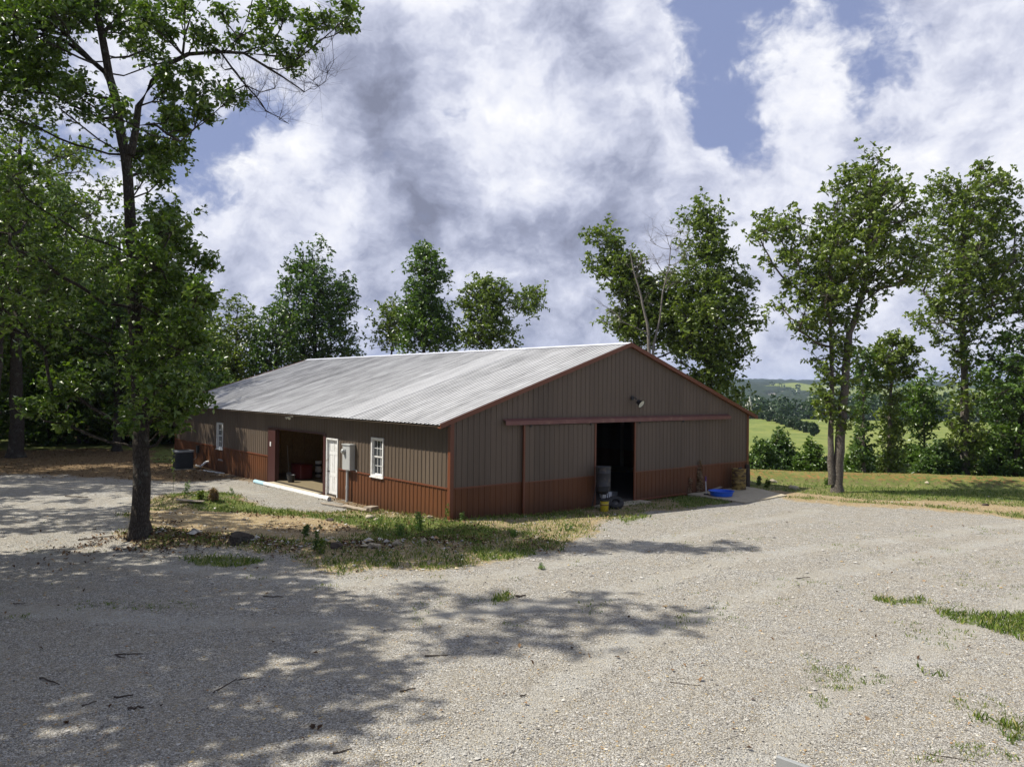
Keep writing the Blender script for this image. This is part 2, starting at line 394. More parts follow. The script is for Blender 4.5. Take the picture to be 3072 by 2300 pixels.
M['light'] = leafmat('light_green_leaf', (0.048, 0.094, 0.016), (0.087, 0.155, 0.026), (0.154, 0.224, 0.040))
M['weed'] = leafmat('weed_leaf', (.05, .11, .02), (.10, .19, .035), (.19, .27, .06))
M['dry'] = leafmat('dry_weed', (.16, .10, .05), (.27, .18, .10), (.38, .27, .16), .15)
M['cedar'] = leafmat('far_bush_leaf', (.022, .045, .018), (.036, .068, .024), (.06, .10, .034), .2)
def grassmat():
    def f(t):
        a = t.new('ShaderNodeAttribute', attribute_name='v').outputs['Fac']
        cc = t.ramp(a, [(0., (.05, .095, .014)), (.5, (.13, .20, .03)), (.85, (.24, .28, .06)), (1., (.38, .33, .14))])
        p = pr(t, cc, .6, 0, None, .2)
        trn = t.new('ShaderNodeBsdfTranslucent'); t.put(trn.inputs[0], cc)
        mx = t.new('ShaderNodeMixShader'); mx.inputs[0].default_value = .3
        t.l.new(p, mx.inputs[1]); t.l.new(trn.outputs[0], mx.inputs[2]); return mx.outputs[0]
    return mat('grass_blade', f)
M['grass'] = grassmat()
def stonemat():
    def f(t):
        a = t.new('ShaderNodeAttribute', attribute_name='v').outputs['Fac']
        cc = t.ramp(a, [(0., (.10, .09, .08)), (.25, (.26, .245, .22)), (.6, (.40, .385, .35)), (.85, (.52, .50, .45)), (.93, (.42, .33, .16)), (1., (.30, .17, .07))])
        return pr(t, t.mix(t.rmp(t.noise(co(t), 90, 2, .5), .3, .8, 0, .3), cc, (.2, .19, .17)), .85, 0, None, .3)
    return mat('gravel_stone', f)
M['stone'] = stonemat()
M['rock'] = simple('field_rock', (.33, .28, .20), .9, var=.45, scale=9, bump=.6, dirt=(.18, .10, .05))
M['litter'] = mat('leaf_litter', lambda t: pr(t, t.ramp(t.new('ShaderNodeAttribute', attribute_name='v').outputs['Fac'], [(0., (.035, .02, .012)), (.5, (.12, .065, .032)), (1., (.26, .17, .09))]), .85, 0, None, .2))

def ground_f(t):
    P = co(t, False); z1 = t.new('ShaderNodeAttribute', attribute_name='zone'); z2 = t.new('ShaderNodeAttribute', attribute_name='far')
    s1 = t.new('ShaderNodeSeparateColor'); t.l.new(z1.outputs['Color'], s1.inputs[0]); s2 = t.new('ShaderNodeSeparateColor'); t.l.new(z2.outputs['Color'], s2.inputs[0])
    soil, grass, orange = s1.outputs[0], s1.outputs[1], s1.outputs[2]; woods, road, past = s2.outputs[0], s2.outputs[1], s2.outputs[2]
    nb = t.noise(P, 1.1, 6, .62); nm = t.noise(P, 5., 6, .65); nf = t.noise(P, 26, 5, .65); nc = t.noise(P, .35, 4, .55)
    wv = t.vm('ADD', P, t.vm('SCALE', t.noise(P, 30, 2, .5, 0, 1), scale=.02))
    c1 = t.vor(wv, 52, out=1); d1 = t.vor(wv, 52, out=0); c2 = t.vor(wv, 110, out=1); d2 = t.vor(wv, 110, out=0)
    sc1 = t.new('ShaderNodeSeparateColor'); t.l.new(c1, sc1.inputs[0]); sc2 = t.new('ShaderNodeSeparateColor'); t.l.new(c2, sc2.inputs[0])
    v = t.m('ADD', t.m('MULTIPLY', sc1.outputs[0], .55), t.m('MULTIPLY', sc2.outputs[0], .45))
    v = t.m('ADD', v, t.m('MULTIPLY', t.m('SUBTRACT', nm, .5), .5))
    v = t.m('SUBTRACT', v, t.m('MULTIPLY', t.rmp(d1, .35, .75), .28))
    grav = t.ramp(v, [(.08, (.085, .08, .07)), (.28, (.22, .212, .19)), (.5, (.40, .388, .352)), (.72, (.54, .527, .48)), (.95, (.70, .69, .64))])
    wear = t.new('ShaderNodeAttribute', attribute_name='wear').outputs['Fac']; wr = t.rmp(t.m('ADD', wear, t.m('MULTIPLY', t.m('SUBTRACT', nb, .5), .9)), .35, .8)
    grav = t.mix(t.m('MULTIPLY', wr, .42), grav, t.mix(nf, (.34, .335, .30), (.53, .52, .475)))      # tyre lanes packed with fines
    grav = t.mix(t.rmp(sc1.outputs[1], .92, .97, 0, .6), grav, (.42, .32, .14))
    grav = t.mix(t.rmp(sc1.outputs[2], .93, .98, 0, .7), grav, (.09, .075, .06))
    grav = t.mix(t.rmp(nb, .35, .7, .42, 0.), grav, (.30, .265, .20))                 # dusty compacted tracks
    grav = t.mix(t.rmp(t.noise(P, .55, 5, .6), .55, .75, 0, .30), grav, (.23, .215, .19))
    so = t.ramp(t.m('ADD', t.m('MULTIPLY', nm, .6), t.m('MULTIPLY', sc1.outputs[0], .4)), [(.2, (.13, .085, .04)), (.45, (.30, .22, .115)), (.65, (.43, .345, .20)), (.9, (.55, .48, .34))])
    og = t.ramp(t.m('ADD', t.m('MULTIPLY', nm, .7), t.m('MULTIPLY', sc2.outputs[0], .3)), [(.25, (.055, .037, .021)), (.45, (.135, .088, .043)), (.62, (.25, .17, .085)), (.85, (.38, .30, .16))])
    gr = t.ramp(t.m('ADD', t.m('MULTIPLY', nf, .6), t.m('MULTIPLY', nb, .4)), [(.28, (.035, .055, .014)), (.44, (.085, .125, .024)), (.58, (.17, .19, .05)), (.75, (.30, .27, .11))])
    og = t.mix(t.rmp(orange, .87, .96), og, t.mix(nm, (.22, .085, .028), (.44, .22, .09)))
    edge = t.m('ADD', t.m('MULTIPLY', t.m('SUBTRACT', nm, .5), 1.5), t.m('MULTIPLY', t.m('SUBTRACT', nf, .5), .9))
    col = t.mix(t.rmp(t.m('ADD', soil, edge), .36, .64), grav, so)
    col = t.mix(t.rmp(t.m('ADD', orange, edge), .36, .64), col, og)
    col = t.mix(t.rmp(t.m('ADD', grass, edge), .38, .66), col, gr)
    Pf = t.vm('MULTIPLY', P, (1, .6, 1)); fa = t.noise(Pf, .09, 6, .65); fb = t.noise(Pf, .55, 5, .7)
    pa = t.ramp(t.m('ADD', t.m('MULTIPLY', fa, .55), t.m('MULTIPLY', fb, .45)), [(.30, (.055, .08, .016)), (.45, (.115, .15, .028)), (.56, (.165, .19, .042)), (.72, (.22, .20, .07))])
    col = t.mix(past, col, pa)
    wo = t.ramp(t.noise(P, .12, 5, .7), [(.3, (.010, .018, .010)), (.55, (.020, .034, .016)), (.8, (.036, .055, .024))])
    col = t.mix(t.rmp(t.m('ADD', woods, t.m('MULTIPLY', t.m('SUBTRACT', t.noise(P, .02, 5, .6), .5), .5)), .42, .58), col, wo)
    col = t.mix(t.rmp(road, .3, .7), col, (.42, .39, .33))
    near = t.m('SUBTRACT', 1., past, clamp=True)
    hgt = t.m('ADD', t.m('MULTIPLY', t.m('SUBTRACT', 1., d1), .7), t.m('ADD', t.m('MULTIPLY', t.m('SUBTRACT', 1., d2), .35), nf))
    b = t.new('ShaderNodeBump'); b.inputs['Distance'].default_value = .022; t.put(b.inputs['Strength'], near); t.put(b.inputs['Height'], hgt)
    return pr(t, col, .92, 0, b.outputs[0], .25)
M['ground'] = mat('ground', ground_f)

# ------------------------------------------------------------------ ground sheet
th = np.radians(np.concatenate([np.arange(-180, -40, 3.), np.arange(-40, 41, .2), np.arange(43, 180, 3.)]))
rr = .4 * 1.0125 ** np.arange(0, 752); rr = rr[rr < 4400]
TH, RR = np.meshgrid(th, rr); gx = RR * np.sin(TH); gy = RR * np.cos(TH)
ISLAND = fl((235, 1180), (262, 1120), (300, 1085), (345, 1062), (440, 1052), (520, 1068), (600, 1092), (700, 1098), (745, 1095), (800, 1085), (975, 1100), (1130, 1090), (1280, 1062), (1500, 1030), (1660, 1035),
            (1690, 1068), (1590, 1078), (1500, 1092), (1420, 1100), (1330, 1122), (1300, 1150), (1210, 1185), (1100, 1205), (1040, 1225), (930, 1236), (800, 1238), (700, 1240), (600, 1205), (500, 1190), (400, 1186), (300, 1190))
TAN = fl((320, 1100), (480, 1088), (640, 1110), (760, 1130), (800, 1150), (700, 1165), (560, 1162), (400, 1160), (320, 1150))
GRASSES = [fl((400, 1082), (520, 1078), (700, 1108), (900, 1122), (1000, 1135), (1080, 1150), (1040, 1180), (900, 1176), (800, 1165), (780, 1140), (600, 1112), (450, 1100)),
           fl((360, 1060), (480, 1058), (540, 1075), (420, 1088)), fl((1040, 1105), (1240, 1085), (1280, 1100), (1150, 1118), (1020, 1128)), fl((1420, 1060), (1560, 1055), (1640, 1072), (1480, 1090)),
           fl((390, 1208), (500, 1203), (600, 1212), (520, 1228), (420, 1225)), fl((1010, 1180), (1150, 1188), (1160, 1200), (1040, 1215)), fl((1120, 1150), (1160, 1148), (1160, 1165), (1125, 1166)),
           fl((1060, 1290), (1105, 1284), (1110, 1300), (1065, 1312)), fl((2020, 1325), (2100, 1330), (2212, 1335), (2400, 1345), (2400, 1410), (2212, 1400), (2140, 1370), (2060, 1345)),
           fl((1975, 1440), (2020, 1462), (2060, 1470), (2040, 1478), (1985, 1468)), fl((2080, 1550), (2130, 1560), (2120, 1580), (2090, 1575)), fl((2150, 1560), (2205, 1590), (2195, 1630), (2160, 1600)), fl((1330, 1120), (1400, 1100), (1420, 1110), (1350, 1135)),
           fl((1900, 1300), (1990, 1296), (2010, 1310), (1930, 1315))]
RIGHT = fl((1616, 1040), (1700, 1072), (1850, 1088), (2000, 1098), (2212, 1112), (2500, 1125), (2600, 1060), (2350, 1015), (2212, 1000), (1700, 1000), (1600, 1010))
RGRASS = [fl((1616, 1040), (1700, 1040), (1900, 1058), (1980, 1075), (2212, 1090), (2400, 1100), (2400, 1030), (2212, 1040), (2000, 1042), (1830, 1038), (1616, 1030)), fl((1700, 1066), (1850, 1080), (2100, 1098), (2212, 1108), (2212, 1100), (1900, 1078))]
RTAN = fl((1700, 1050), (1800, 1050), (1950, 1066), (2100, 1072), (2212, 1075), (2212, 1084), (2000, 1080), (1800, 1072))
LEFTO = fl((-400, 1012), (0, 1015), (200, 1022), (370, 1032), (450, 1030), (500, 1020), (380, 960), (300, 962), (0, 962), (-400, 962))
LEFTG = fl((-600, 966), (0, 966), (200, 962), (378, 968), (372, 940), (0, 936), (-600, 936))
LEFTG2 = fl((330, 990), (376, 992), (376, 962), (330, 962))
BERMP = np.array([[11.5, 38.1], [18, 37.0], [27, 35.4], [60, 29]])
def zones(x, y):
    n = (fbm(x * .8, y * .8, 4) - .5) * 1.2; sm = lambda d, w: ss(-w, w, d + n * w * 1.6)
    soil = sm(sdist(x, y, ISLAND), .45) * .72; grass = np.zeros_like(x); og = np.zeros_like(x)
    soil = np.maximum(soil, sm(sdist(x, y, TAN), .4))
    dr_ = sdist(x, y, RIGHT); soil = np.maximum(soil, sm(dr_, .8) * .8)
    grass = np.maximum(grass, sm(sdist(x, y, ISLAND), .6) * .42); grass = grass * (1 - .8 * sm(sdist(x, y, TAN), .4))
    for i, G_ in enumerate(GRASSES): grass = np.maximum(grass, sm(sdist(x, y, G_), .22 if i > 3 else .4) * (.95 if i < 4 else (.58 if i > 7 else .7)))
    for G_ in RGRASS: grass = np.maximum(grass, sm(sdist(x, y, G_), .8) * .85)
    grass = grass * (1 - .6 * sm(sdist(x, y, RTAN), .5))
    og = np.maximum(og, 1.15 * np.exp(-(polydist(x, y, BERMP) / 2.1) ** 2)); grass = grass * (1 - .75 * np.exp(-(polydist(x, y, BERMP) / 1.3) ** 2))
    og = np.maximum(np.minimum(og, 1.), sm(sdist(x, y, LEFTO), 1.2) * .85)
    og = np.maximum(og, .85 * np.exp(-(polydist(x, y, DEBRIS) / .45) ** 2)); og = np.maximum(og, .45 * sm(sdist(x, y, ISLAND), .4) * ss(.5, .62, fbm(x * .5 + 9, y * .5, 3)))
    back = ss(44, 50, y) * (1 - ss(-14, -8, x)); fr = ss(-60, -20, x) * 0
    og = np.maximum(og, back * .8); grass = np.maximum(grass, sm(sdist(x, y, LEFTG), 1.5) * .72); grass = np.maximum(grass, sm(sdist(x, y, LEFTG2), .5) * .8)
    X, Y = loc(x, y)
    ar = (1 - ss(.3, 1.0, np.maximum(-X, -Y))) * (X > -1.5) * (Y > -1.5) * (X < 19) * (Y < 30)
    og = np.maximum(og, .62 * ar); behind = ((X > 16.6) | (Y > 27.4)) & (y > 30) & (x > -12); grass = np.where(behind & (y < 300), np.maximum(grass, .6), grass)
    leftw = ss(-9, -13, -(-x)) * 0
    side = 1 - ss(-34, -24, x + .25 * (y - 20)); grass = np.maximum(grass, side * .5 * (y > 0)); og = np.maximum(og, side * .6)
    return soil, grass, og
ROADF = [hit(*p) for p in ((2327, 1208), (2313, 1202), (2313, 1196), (2330, 1190), (2350, 1186), (2400, 1183), (2440, 1180))]
def farzones(x, y):
    D = np.hypot(x, y); past = ss(46, 62, y + .19 * x * 0 + .1 * x) * ss(-5, 6, x) ; past = np.maximum(past, ss(200, 300, D)); past = past * (y > 0)
    wn = fbm(x * .0042 + 5, y * .0022 + 2, 4)
    woods = ss(330, 350, y) * (1 - ss(800, 950, y + (vnoise(x * .006, 0 * x) - .5) * 260))
    woods = np.maximum(woods, ss(1850, 2150, y + (fbm(x * .003, y * .001, 3) - .5) * 700))
    woods = np.maximum(woods, ss(.56, .63, wn) * ss(900, 1000, y)); woods = np.maximum(woods, (y < 0) * (D > 60))
    woods = np.maximum(woods, ss(-20, -60, x - .0 * y) * 0 + (x < -.15 * y) * (D > 150) * (y < 3000))
    road = np.exp(-(polydist(x, y, [(p.x, p.y) for p in ROADF]) / 7.) ** 2) * (D > 600)
    return woods, road, past
LANES = [fl((-500, 1150), (0, 1190), (330, 1225), (700, 1262), (1050, 1255), (1350, 1190), (1640, 1120), (1760, 1095)), fl((-500, 1260), (0, 1320), (400, 1350), (800, 1350), (1250, 1300), (1600, 1210), (2300, 1120)),
         fl((-500, 1085), (0, 1080), (180, 1060), (320, 1045), (470, 1040), (560, 1060)), fl((-500, 1130), (0, 1120), (200, 1095), (280, 1070)), fl((900, 1700), (1300, 1420), (1700, 1260), (2212, 1160), (2600, 1120)), fl((1500, 1750), (1850, 1480), (2212, 1300), (2700, 1180))]
def wear_(x, y): return np.clip(sum(np.exp(-((polydist(x, y, P) / .42) ** 2)) for P in LANES), 0, 1)
so_, gr_, og_ = zones(gx, gy); wo_, ro_, pa_ = farzones(gx, gy)
so_ = so_ * (1 - pa_); gr_ = gr_ * (1 - pa_); og_ = og_ * (1 - pa_)
WE_ = np.where(RR < 60, wear_(gx, gy), 0.); gzv = H(gx, gy) - .012 * WE_ + wo_ * ss(500, 900, RR) * (5 + 9 * vnoise(gx * .06, gy * .06)) * (1 - ro_)
nr, nc_ = gx.shape
V = np.stack([gx, gy, gzv], -1).reshape(-1, 3); V = np.vstack([V, [[0, 0, gz(0, 0)]]])
i0 = (np.arange(nr - 1)[:, None] * nc_ + np.arange(nc_)[None]).ravel(); i1 = (np.arange(nr - 1)[:, None] * nc_ + (np.arange(nc_) + 1)[None] % nc_).ravel()
quads = np.stack([i0, i0 + nc_, i1 + nc_, i1], 1)[:, ::-1]
tris = np.stack([np.full(nc_, len(V) - 1), np.arange(nc_), (np.arange(nc_) + 1) % nc_], 1)[:, ::-1]
one = np.ones_like(gx); pad = lambda a: np.vstack([np.stack(a + [one], -1).reshape(-1, 4), [[0, 0, 0, 1]]])
tag(npmesh('ground', V, [quads, tris], M['ground'], smooth=True, col={'zone': pad([so_, gr_, og_]), 'far': pad([wo_, ro_, pa_]), 'wear': pad([WE_, WE_, WE_])}), kind='structure')
# ------------------------------------------------------------------ the barn
W, L, EH, AP = 16.42, 27.22, 3.09, 5.81; SL = (AP - EH) / (W / 2); BASE = -.45; WH = .97
barn = empty('barn', (BX, BY, 0), 'long metal pole barn with taupe and rust red ribbed siding and pale metal roof', 'barn', rz=BA)
def ztop(u): return EH + SL * (W / 2 - abs(u - W / 2))
def profile(a, b, pitch=.2286, h=.021):
    pts = {a: 0., b: 0.}
    k = math.floor(a / pitch)
    while k * pitch < b + .1:
        c = k * pitch
        for dx, z in ((-.031, 0), (-.014, h), (.014, h), (.031, 0), (.065, 0), (.0762, .005), (.087, 0), (.141, 0), (.1524, .005), (.163, 0)):
            if a < c + dx < b: pts[c + dx] = z
        k += 1
    return sorted(pts.items())
def siding(mb, o, ud, nd, a, b, z0, z1, off=0.):
    """ribbed sheet from u=a..b, z0..z1(u); o origin, ud along, nd outward"""
    P = profile(a, b); o = np.array(o, float); ud = np.array(ud, float); nd = np.array(nd, float); V = []
    f0 = z0 if callable(z0) else (lambda u: z0); f1 = z1 if callable(z1) else (lambda u: z1)
    for u, h in P:
        q = o + ud * u + nd * (h + off)
        V += [q + [0, 0, f0(u)], q + [0, 0, f1(u)]]
    n = len(P); flip = np.cross(ud, [0, 0, 1]) @ nd < 0
    mb.add(V, [((2 * i, 2 * i + 2, 2 * i + 3, 2 * i + 1) if not flip else (2 * i, 2 * i + 1, 2 * i + 3, 2 * i + 2)) for i in range(n - 1)])
def plate(mb, o, ud, nd, a, b, z0, z1, n0, n1):
    """box on a wall: u a..b, z z0..z1, proud n0..n1"""
    o, ud, nd = (np.array(q, float) for q in (o, ud, nd))
    V = [o + ud * u + nd * n + np.array([0, 0, z]) for z in (z0, z1) for u, n in ((a, n0), (b, n0), (b, n1), (a, n1))]
    mb.add(V, [(0, 3, 2, 1), (4, 5, 6, 7), (0, 1, 5, 4), (1, 2, 6, 5), (2, 3, 7, 6), (3, 0, 4, 7)])
G = ((0, 0, 0), (1, 0, 0), (0, -1, 0)); S = ((0, 0, 0), (0, 1, 0), (-1, 0, 0)); BK = ((0, L, 0), (1, 0, 0), (0, 1, 0)); RS = ((W, 0, 0), (0, 1, 0), (1, 0, 0))
DO0, DO1, DH = 4.6, 10.4, 2.90                                   # main doorway behind the sliding doors
# gable wall: upper + wainscot (butted at WH with a ledge trim)
mb = MB(); siding(mb, *G, .0, DO0, WH, ztop); siding(mb, *G, DO1, W, WH, ztop); siding(mb, *G, DO0, DO1, DH, ztop); mb.build('gable_wall', M['taupe'], barn)
for a, b in ((.0, DO0), (DO1, W)): mb = MB(); siding(mb, *G, a, b, BASE, WH); mb.build('wainscot', M['red'], barn)
mb = MB(); siding(mb, *BK, 0, W, WH, ztop); mb.build('gable_wall', M['taupe'], barn)
mb = MB(); siding(mb, *BK, 0, W, BASE, WH); mb.build('wainscot', M['red'], barn)
mb = MB(); siding(mb, *RS, 0, L, WH, EH); mb.build('side_wall', M['taupe'], barn)
mb = MB(); siding(mb, *RS, 0, L, BASE, WH); mb.build('wainscot', M['red'], barn)
# near side wall, with openings: window 1, entry door, bay opening, window 2
W1 = (3.93, 4.77, .92, 2.30); ED = (7.27, 8.22, -.17, 2.09); GO = (8.44, 13.02, -.2, 2.19); W2 = (19.5, 20.35, .86, 2.2)
mb = MB()
for a, b, z0, z1 in ((0, W1[0], WH, EH), (W1[0], W1[1], W1[3], EH), (W1[1], ED[0], WH, EH), (ED[0], ED[1], ED[3], EH), (ED[1], GO[0], WH, EH), (GO[0], GO[1], GO[3], EH), (GO[1], W2[0], WH, EH), (W2[0], W2[1], W2[3], EH), (W2[1], L, WH, EH)):
    siding(mb, *S, a, b, z0, z1)
mb.build('side_wall', M['taupe'], barn)
for grp in (((0, W1[0], WH), (W1[0], W1[1], W1[2]), (W1[1], ED[0], WH)), ((ED[1], GO[0], WH),), ((GO[1], W2[0], WH), (W2[0], W2[1], W2[2]), (W2[1], L, WH))):
    mb = MB()
    for a, b, z1 in grp: siding(mb, *S, a, b, BASE, z1)
    mb.build('wainscot', M['red'], barn)
mb = MB(); eps = .024
for wl, segs in ((G, ((.12, 2.86), (11.80, W - .12))), (S, ((.12, W1[0] - .06), (W1[1] + .06, ED[0] - .05), (GO[1] + .8, W2[0] - .05), (W2[1] + .05, L - .12))), (RS, ((.12, L - .12),))):
    for a, b in segs: plate(mb, *wl, a, b, WH - .03, WH + .022, eps, eps + .016)
mb.build('wainscot_trim', M['trim'], barn)
for (x, y) in ((0, 0), (W, 0), (0, L), (W, L)):
    mb = MB(); sx_ = -1 if x == 0 else 1; sy_ = -1 if y == 0 else 1
    e = .03; t_ = .11
    xs = sorted((x + sx_ * e, x - sx_ * t_)); ys = sorted((y + sy_ * e, y - sy_ * t_))
    mb.box((xs[0], min(y, y + sy_ * e), BASE), (xs[1], max(y, y + sy_ * e), EH - .03)); mb.box((min(x, x + sx_ * e), ys[0] + (.0305 if sy_ < 0 else 0), BASE), (max(x, x + sx_ * e), ys[1] - (.0305 if sy_ > 0 else 0), EH - .032))
    mb.build('corner_trim', M['trim'], barn)
# roof
OV, OG = .52, .16
def slope(side, y0, y1, m, name, dz=0., h=.024, th=.0):
    P = profile(y0, y1, .2286, h); V = []
    xr = W / 2; xe = -OV if side < 0 else W + OV
    for x in (xr, xe):
        for y, hh in P: V.append((x, y, ztop(W / 2) - SL * abs(x - W / 2) + .035 + hh + dz))
    n = len(P); mb = MB()
    mb.add(V, [((i, n + i, n + i + 1, i + 1) if side < 0 else (i, i + 1, n + i + 1, n + i)) for i in range(n - 1)])
    return mb.build(name, m, barn)
SKY = (5.4864, 7.3152)
for sd in (-1, 1):
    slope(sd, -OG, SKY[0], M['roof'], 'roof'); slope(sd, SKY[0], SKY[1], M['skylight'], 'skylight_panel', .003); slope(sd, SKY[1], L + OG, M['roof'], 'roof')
mb = MB()                                                        # purlins under the roof so it has body
for sd in (-1, 1):
    for k in range(8):
        x = W / 2 + sd * (.15 + k * 1.12); z = AP - SL * abs(x - W / 2)
        mb.box((x - .02, .05, z - .11), (x + .02, L - .05, z + .01))
mb.build('purlin', M['oldwood'], barn)
mb = MB(); zr = AP + .035 + .028
mb.add([(W / 2 - .17, -OG - .01, zr - .17 * SL), (W / 2, -OG - .01, zr + .012), (W / 2 + .17, -OG - .01, zr - .17 * SL), (W / 2 - .17, L + OG + .01, zr - .17 * SL), (W / 2, L + OG + .01, zr + .012), (W / 2 + .17, L + OG + .01, zr - .17 * SL)], [(0, 1, 4, 3), (1, 2, 5, 4)])
mb.build('ridge_cap', M['sky'], barn)
for yy, sg in ((-OG, -1), (L + OG, 1)):
    for sd in (-1, 1):
        mb = MB(); xe = -OV if sd < 0 else W + OV; ze = AP - SL * (W / 2 + OV)
        ya, yb = sorted((yy, yy + sg * .025)); V = []
        for y in (ya, yb):
            V += [(W / 2, y, AP + .068), (xe, y, ze + .068), (xe, y, ze - .085), (W / 2, y, AP - .085)]
        fs = [(0, 1, 2, 3), (7, 6, 5, 4), (0, 4, 5, 1), (1, 5, 6, 2), (2, 6, 7, 3)]
        mb.add(V, fs)
        y2, y3 = sorted((yy - sg * .002, yy - sg * (OG - .03)))                                  # soffit strip
        V = [(W / 2, y2, AP - .07), (xe, y2, ze - .07), (xe, y3, ze - .07), (W / 2, y3, AP - .07)] ; V += [(x, y, z + .02) for x, y, z in V]
        mb.add(V, [(0, 1, 2, 3), (7, 6, 5, 4), (0, 4, 5, 1), (1, 5, 6, 2), (2, 6, 7, 3), (3, 7, 4, 0)])
        mb.build('rake_trim', M['trim'], barn)
for sd in (-1, 1):                                               # eave boards in shade
    mb = MB(); x = 0 if sd < 0 else W; ze = AP - SL * (W / 2 + OV)
    xa, xb = sorted((x + sd * .05, x + sd * (OV - .03))); mb.box((xa, .02 - OG + .05, ze - .03), (xb, L + OG - .06, ze - .012)); mb.build('soffit', M['taupe'], barn)
# sliding doors hang in front of the gable wall
def sdoor(a, b, zb, label):
    mb = MB(); siding(mb, (0, 0, 0), (1, 0, 0), (0, -1, 0), a + .06, b - .06, WH, 2.86, .095)
    d = mb.build('sliding_door', M['taupe'], barn); d['label'] = label
    mb = MB(); siding(mb, (0, 0, 0), (1, 0, 0), (0, -1, 0), a + .06, b - .06, zb, WH, .095); mb.build('door_wainscot', M['red'], d)
    mb = MB(); plate(mb, *G, a + .07, b - .07, zb + .01, 2.85, .07, .09); mb.build('door_core', M['darkwood'], d)
    mb = MB(); plate(mb, *G, a, a + .07, zb, 2.87, .065, .125); (plate(mb, *G, b - .07, b, zb, 2.87, .065, .125) if b < 7 else None); plate(mb, *G, a + .0705, b - .0705, WH - .02, WH + .015, .118, .13)
    plate(mb, *G, a + .0705, b - .0705, zb - .02, zb + .05, .065, .127); mb.build('door_trim', M['trim'], d)
sdoor(2.90, 6.40, -.17, 'left sliding door, slid well past its side of the doorway'); sdoor(8.52, 11.80, -.12, 'right sliding door panel nearer the yellow drum')
mb = MB(); V = []                                                # sloping hood over the door track
for x in (2.06, 14.79): V += [(x, -.03, 3.09), (x, -.20, 3.02), (x, -.20, 2.885), (x, -.17, 2.885), (x, -.17, 2.995), (x, -.03, 3.06)]
mb.add(V, [(i, (i + 1) % 6, 6 + (i + 1) % 6, 6 + i)[::-1] for i in range(6)] + [(0, 1, 2, 3, 4, 5), (11, 10, 9, 8, 7, 6)])
dt = mb.build('door_track', M['track'], barn)
for x in (3.2, 6.1, 8.8, 11.5): mb = MB(); plate(mb, *G, x - .04, x + .04, 2.80, 2.99, .13, .15); mb.build('door_hanger', M['dark'], dt)
# gable flood lamp (dark can, pale lens, tilted)
def lamp(pos, aim, r, ln, name='flood_lamp', body='black'):
    z = Vector(aim).normalized(); Q = z.to_track_quat('Z', 'Y').to_matrix()
    mb = MB(); mb.lathe([(r * .45, 0), (r * .55, .01), (r * .6, ln * .55), (r, ln), (r * 1.03, ln + .015), (r * .93, ln + .015), (r * .9, ln - .01)], 20, pos, Q)
    o = mb.build(name, M[body], barn, smooth=True)
    m2 = MB(); m2.lathe([(.001, ln + .004), (r * .9, ln + .002), (r * .9, ln - .004), (.001, ln - .004)], 20, pos, Q); m2.build('lens', M['lens'], o); return o
lo = lamp((8.50, -.26, 3.66), (.10, -.80, -.50), .165, .20)
mb = MB(); mb.tube([(8.47, -.01, 3.78), (8.47, -.14, 3.80), (8.49, -.24, 3.72)], .018, 8); mb.box((8.40, -.045, 3.70), (8.54, -.026, 3.86)); mb.tube([(8.36, -.05, 3.77), (8.36, -.12, 3.78)], .035, 8); mb.build('bracket', M['dark'], lo)
l2 = lamp((-.16, 11.42, 2.80), (-.7, .55, -.45), .06, .12, body='white'); lamp((-.16, 11.22, 2.80), (-.7, -.5, -.5), .06, .12, body='white')
mb = MB(); mb.lathe([(.06, 0), (.06, .03), (.03, .05)], 14, (-.03, 11.32, 2.83), Matrix.Rotation(-math.pi / 2, 3, 'Y')); mb.tube([(-.05, 11.32, 2.83), (-.13, 11.42, 2.82)], .015); mb.tube([(-.05, 11.32, 2.83), (-.13, 11.22, 2.82)], .015); mb.build('bracket', M['white'], l2)
# windows
def window(a, b, z0, z1):
    mb = MB(); w = .075; ou = .045
    for (p, q, r_, s_) in ((a, b, z1 - w, z1), (a, b, z0, z0 + w), (a, a + w, z0 + w, z1 - w), (b - w, b, z0 + w, z1 - w)): plate(mb, *S, p, q, r_, s_, -.09, ou)
    fr = mb.build('window', M['white'], barn, bevel=.004)
    zm = (z0 + z1) / 2; mb = MB(); i0_, i1_ = a + w, b - w
    for lo_, hi_, n0 in ((zm, z1 - w, -.03), (z0 + w, zm, -.055)):
        for (p, q, r_, s_) in ((i0_, i1_, hi_ - .035, hi_ - .0), (i0_, i1_, lo_, lo_ + .04), (i0_, i0_ + .035, lo_ + .04, hi_ - .035), (i1_ - .035, i1_, lo_ + .04, hi_ - .035)): plate(mb, *S, p, q, r_, s_, n0 - .03, n0)
    mb.build('sash', M['white'], fr)
    mb = MB()
    for lo_, hi_, n0 in ((zm + .04, z1 - w - .035, -.045), (z0 + w + .04, zm - .035, -.07)):
        for k in (1, 2): u = i0_ + .035 + (i1_ - i0_ - .07) * k / 3; plate(mb, *S, u - .009, u + .009, lo_, hi_, n0 + .006, n0 + .012)
        zc = (lo_ + hi_) / 2; plate(mb, *S, i0_ + .035, i1_ - .035, zc - .009, zc + .009, n0 + .0065, n0 + .0125)
    mb.build('muntin', M['white'], fr)
    for lo_, hi_, n0 in ((zm + .04, z1 - w - .035, -.045), (z0 + w + .04, zm - .035, -.07)):
        mb = MB(); plate(mb, *S, i0_ + .03, i1_ - .03, lo_ - .003, hi_ + .003, n0, n0 + .004); mb.build('pane', M['pane'], fr)
    mb = MB(); plate(mb, *S, a - .03, b + .03, z0 - .03, z0 - .001, .0, .075); mb.build('sill', M['white'], fr)
window(*W1); window(*W2)
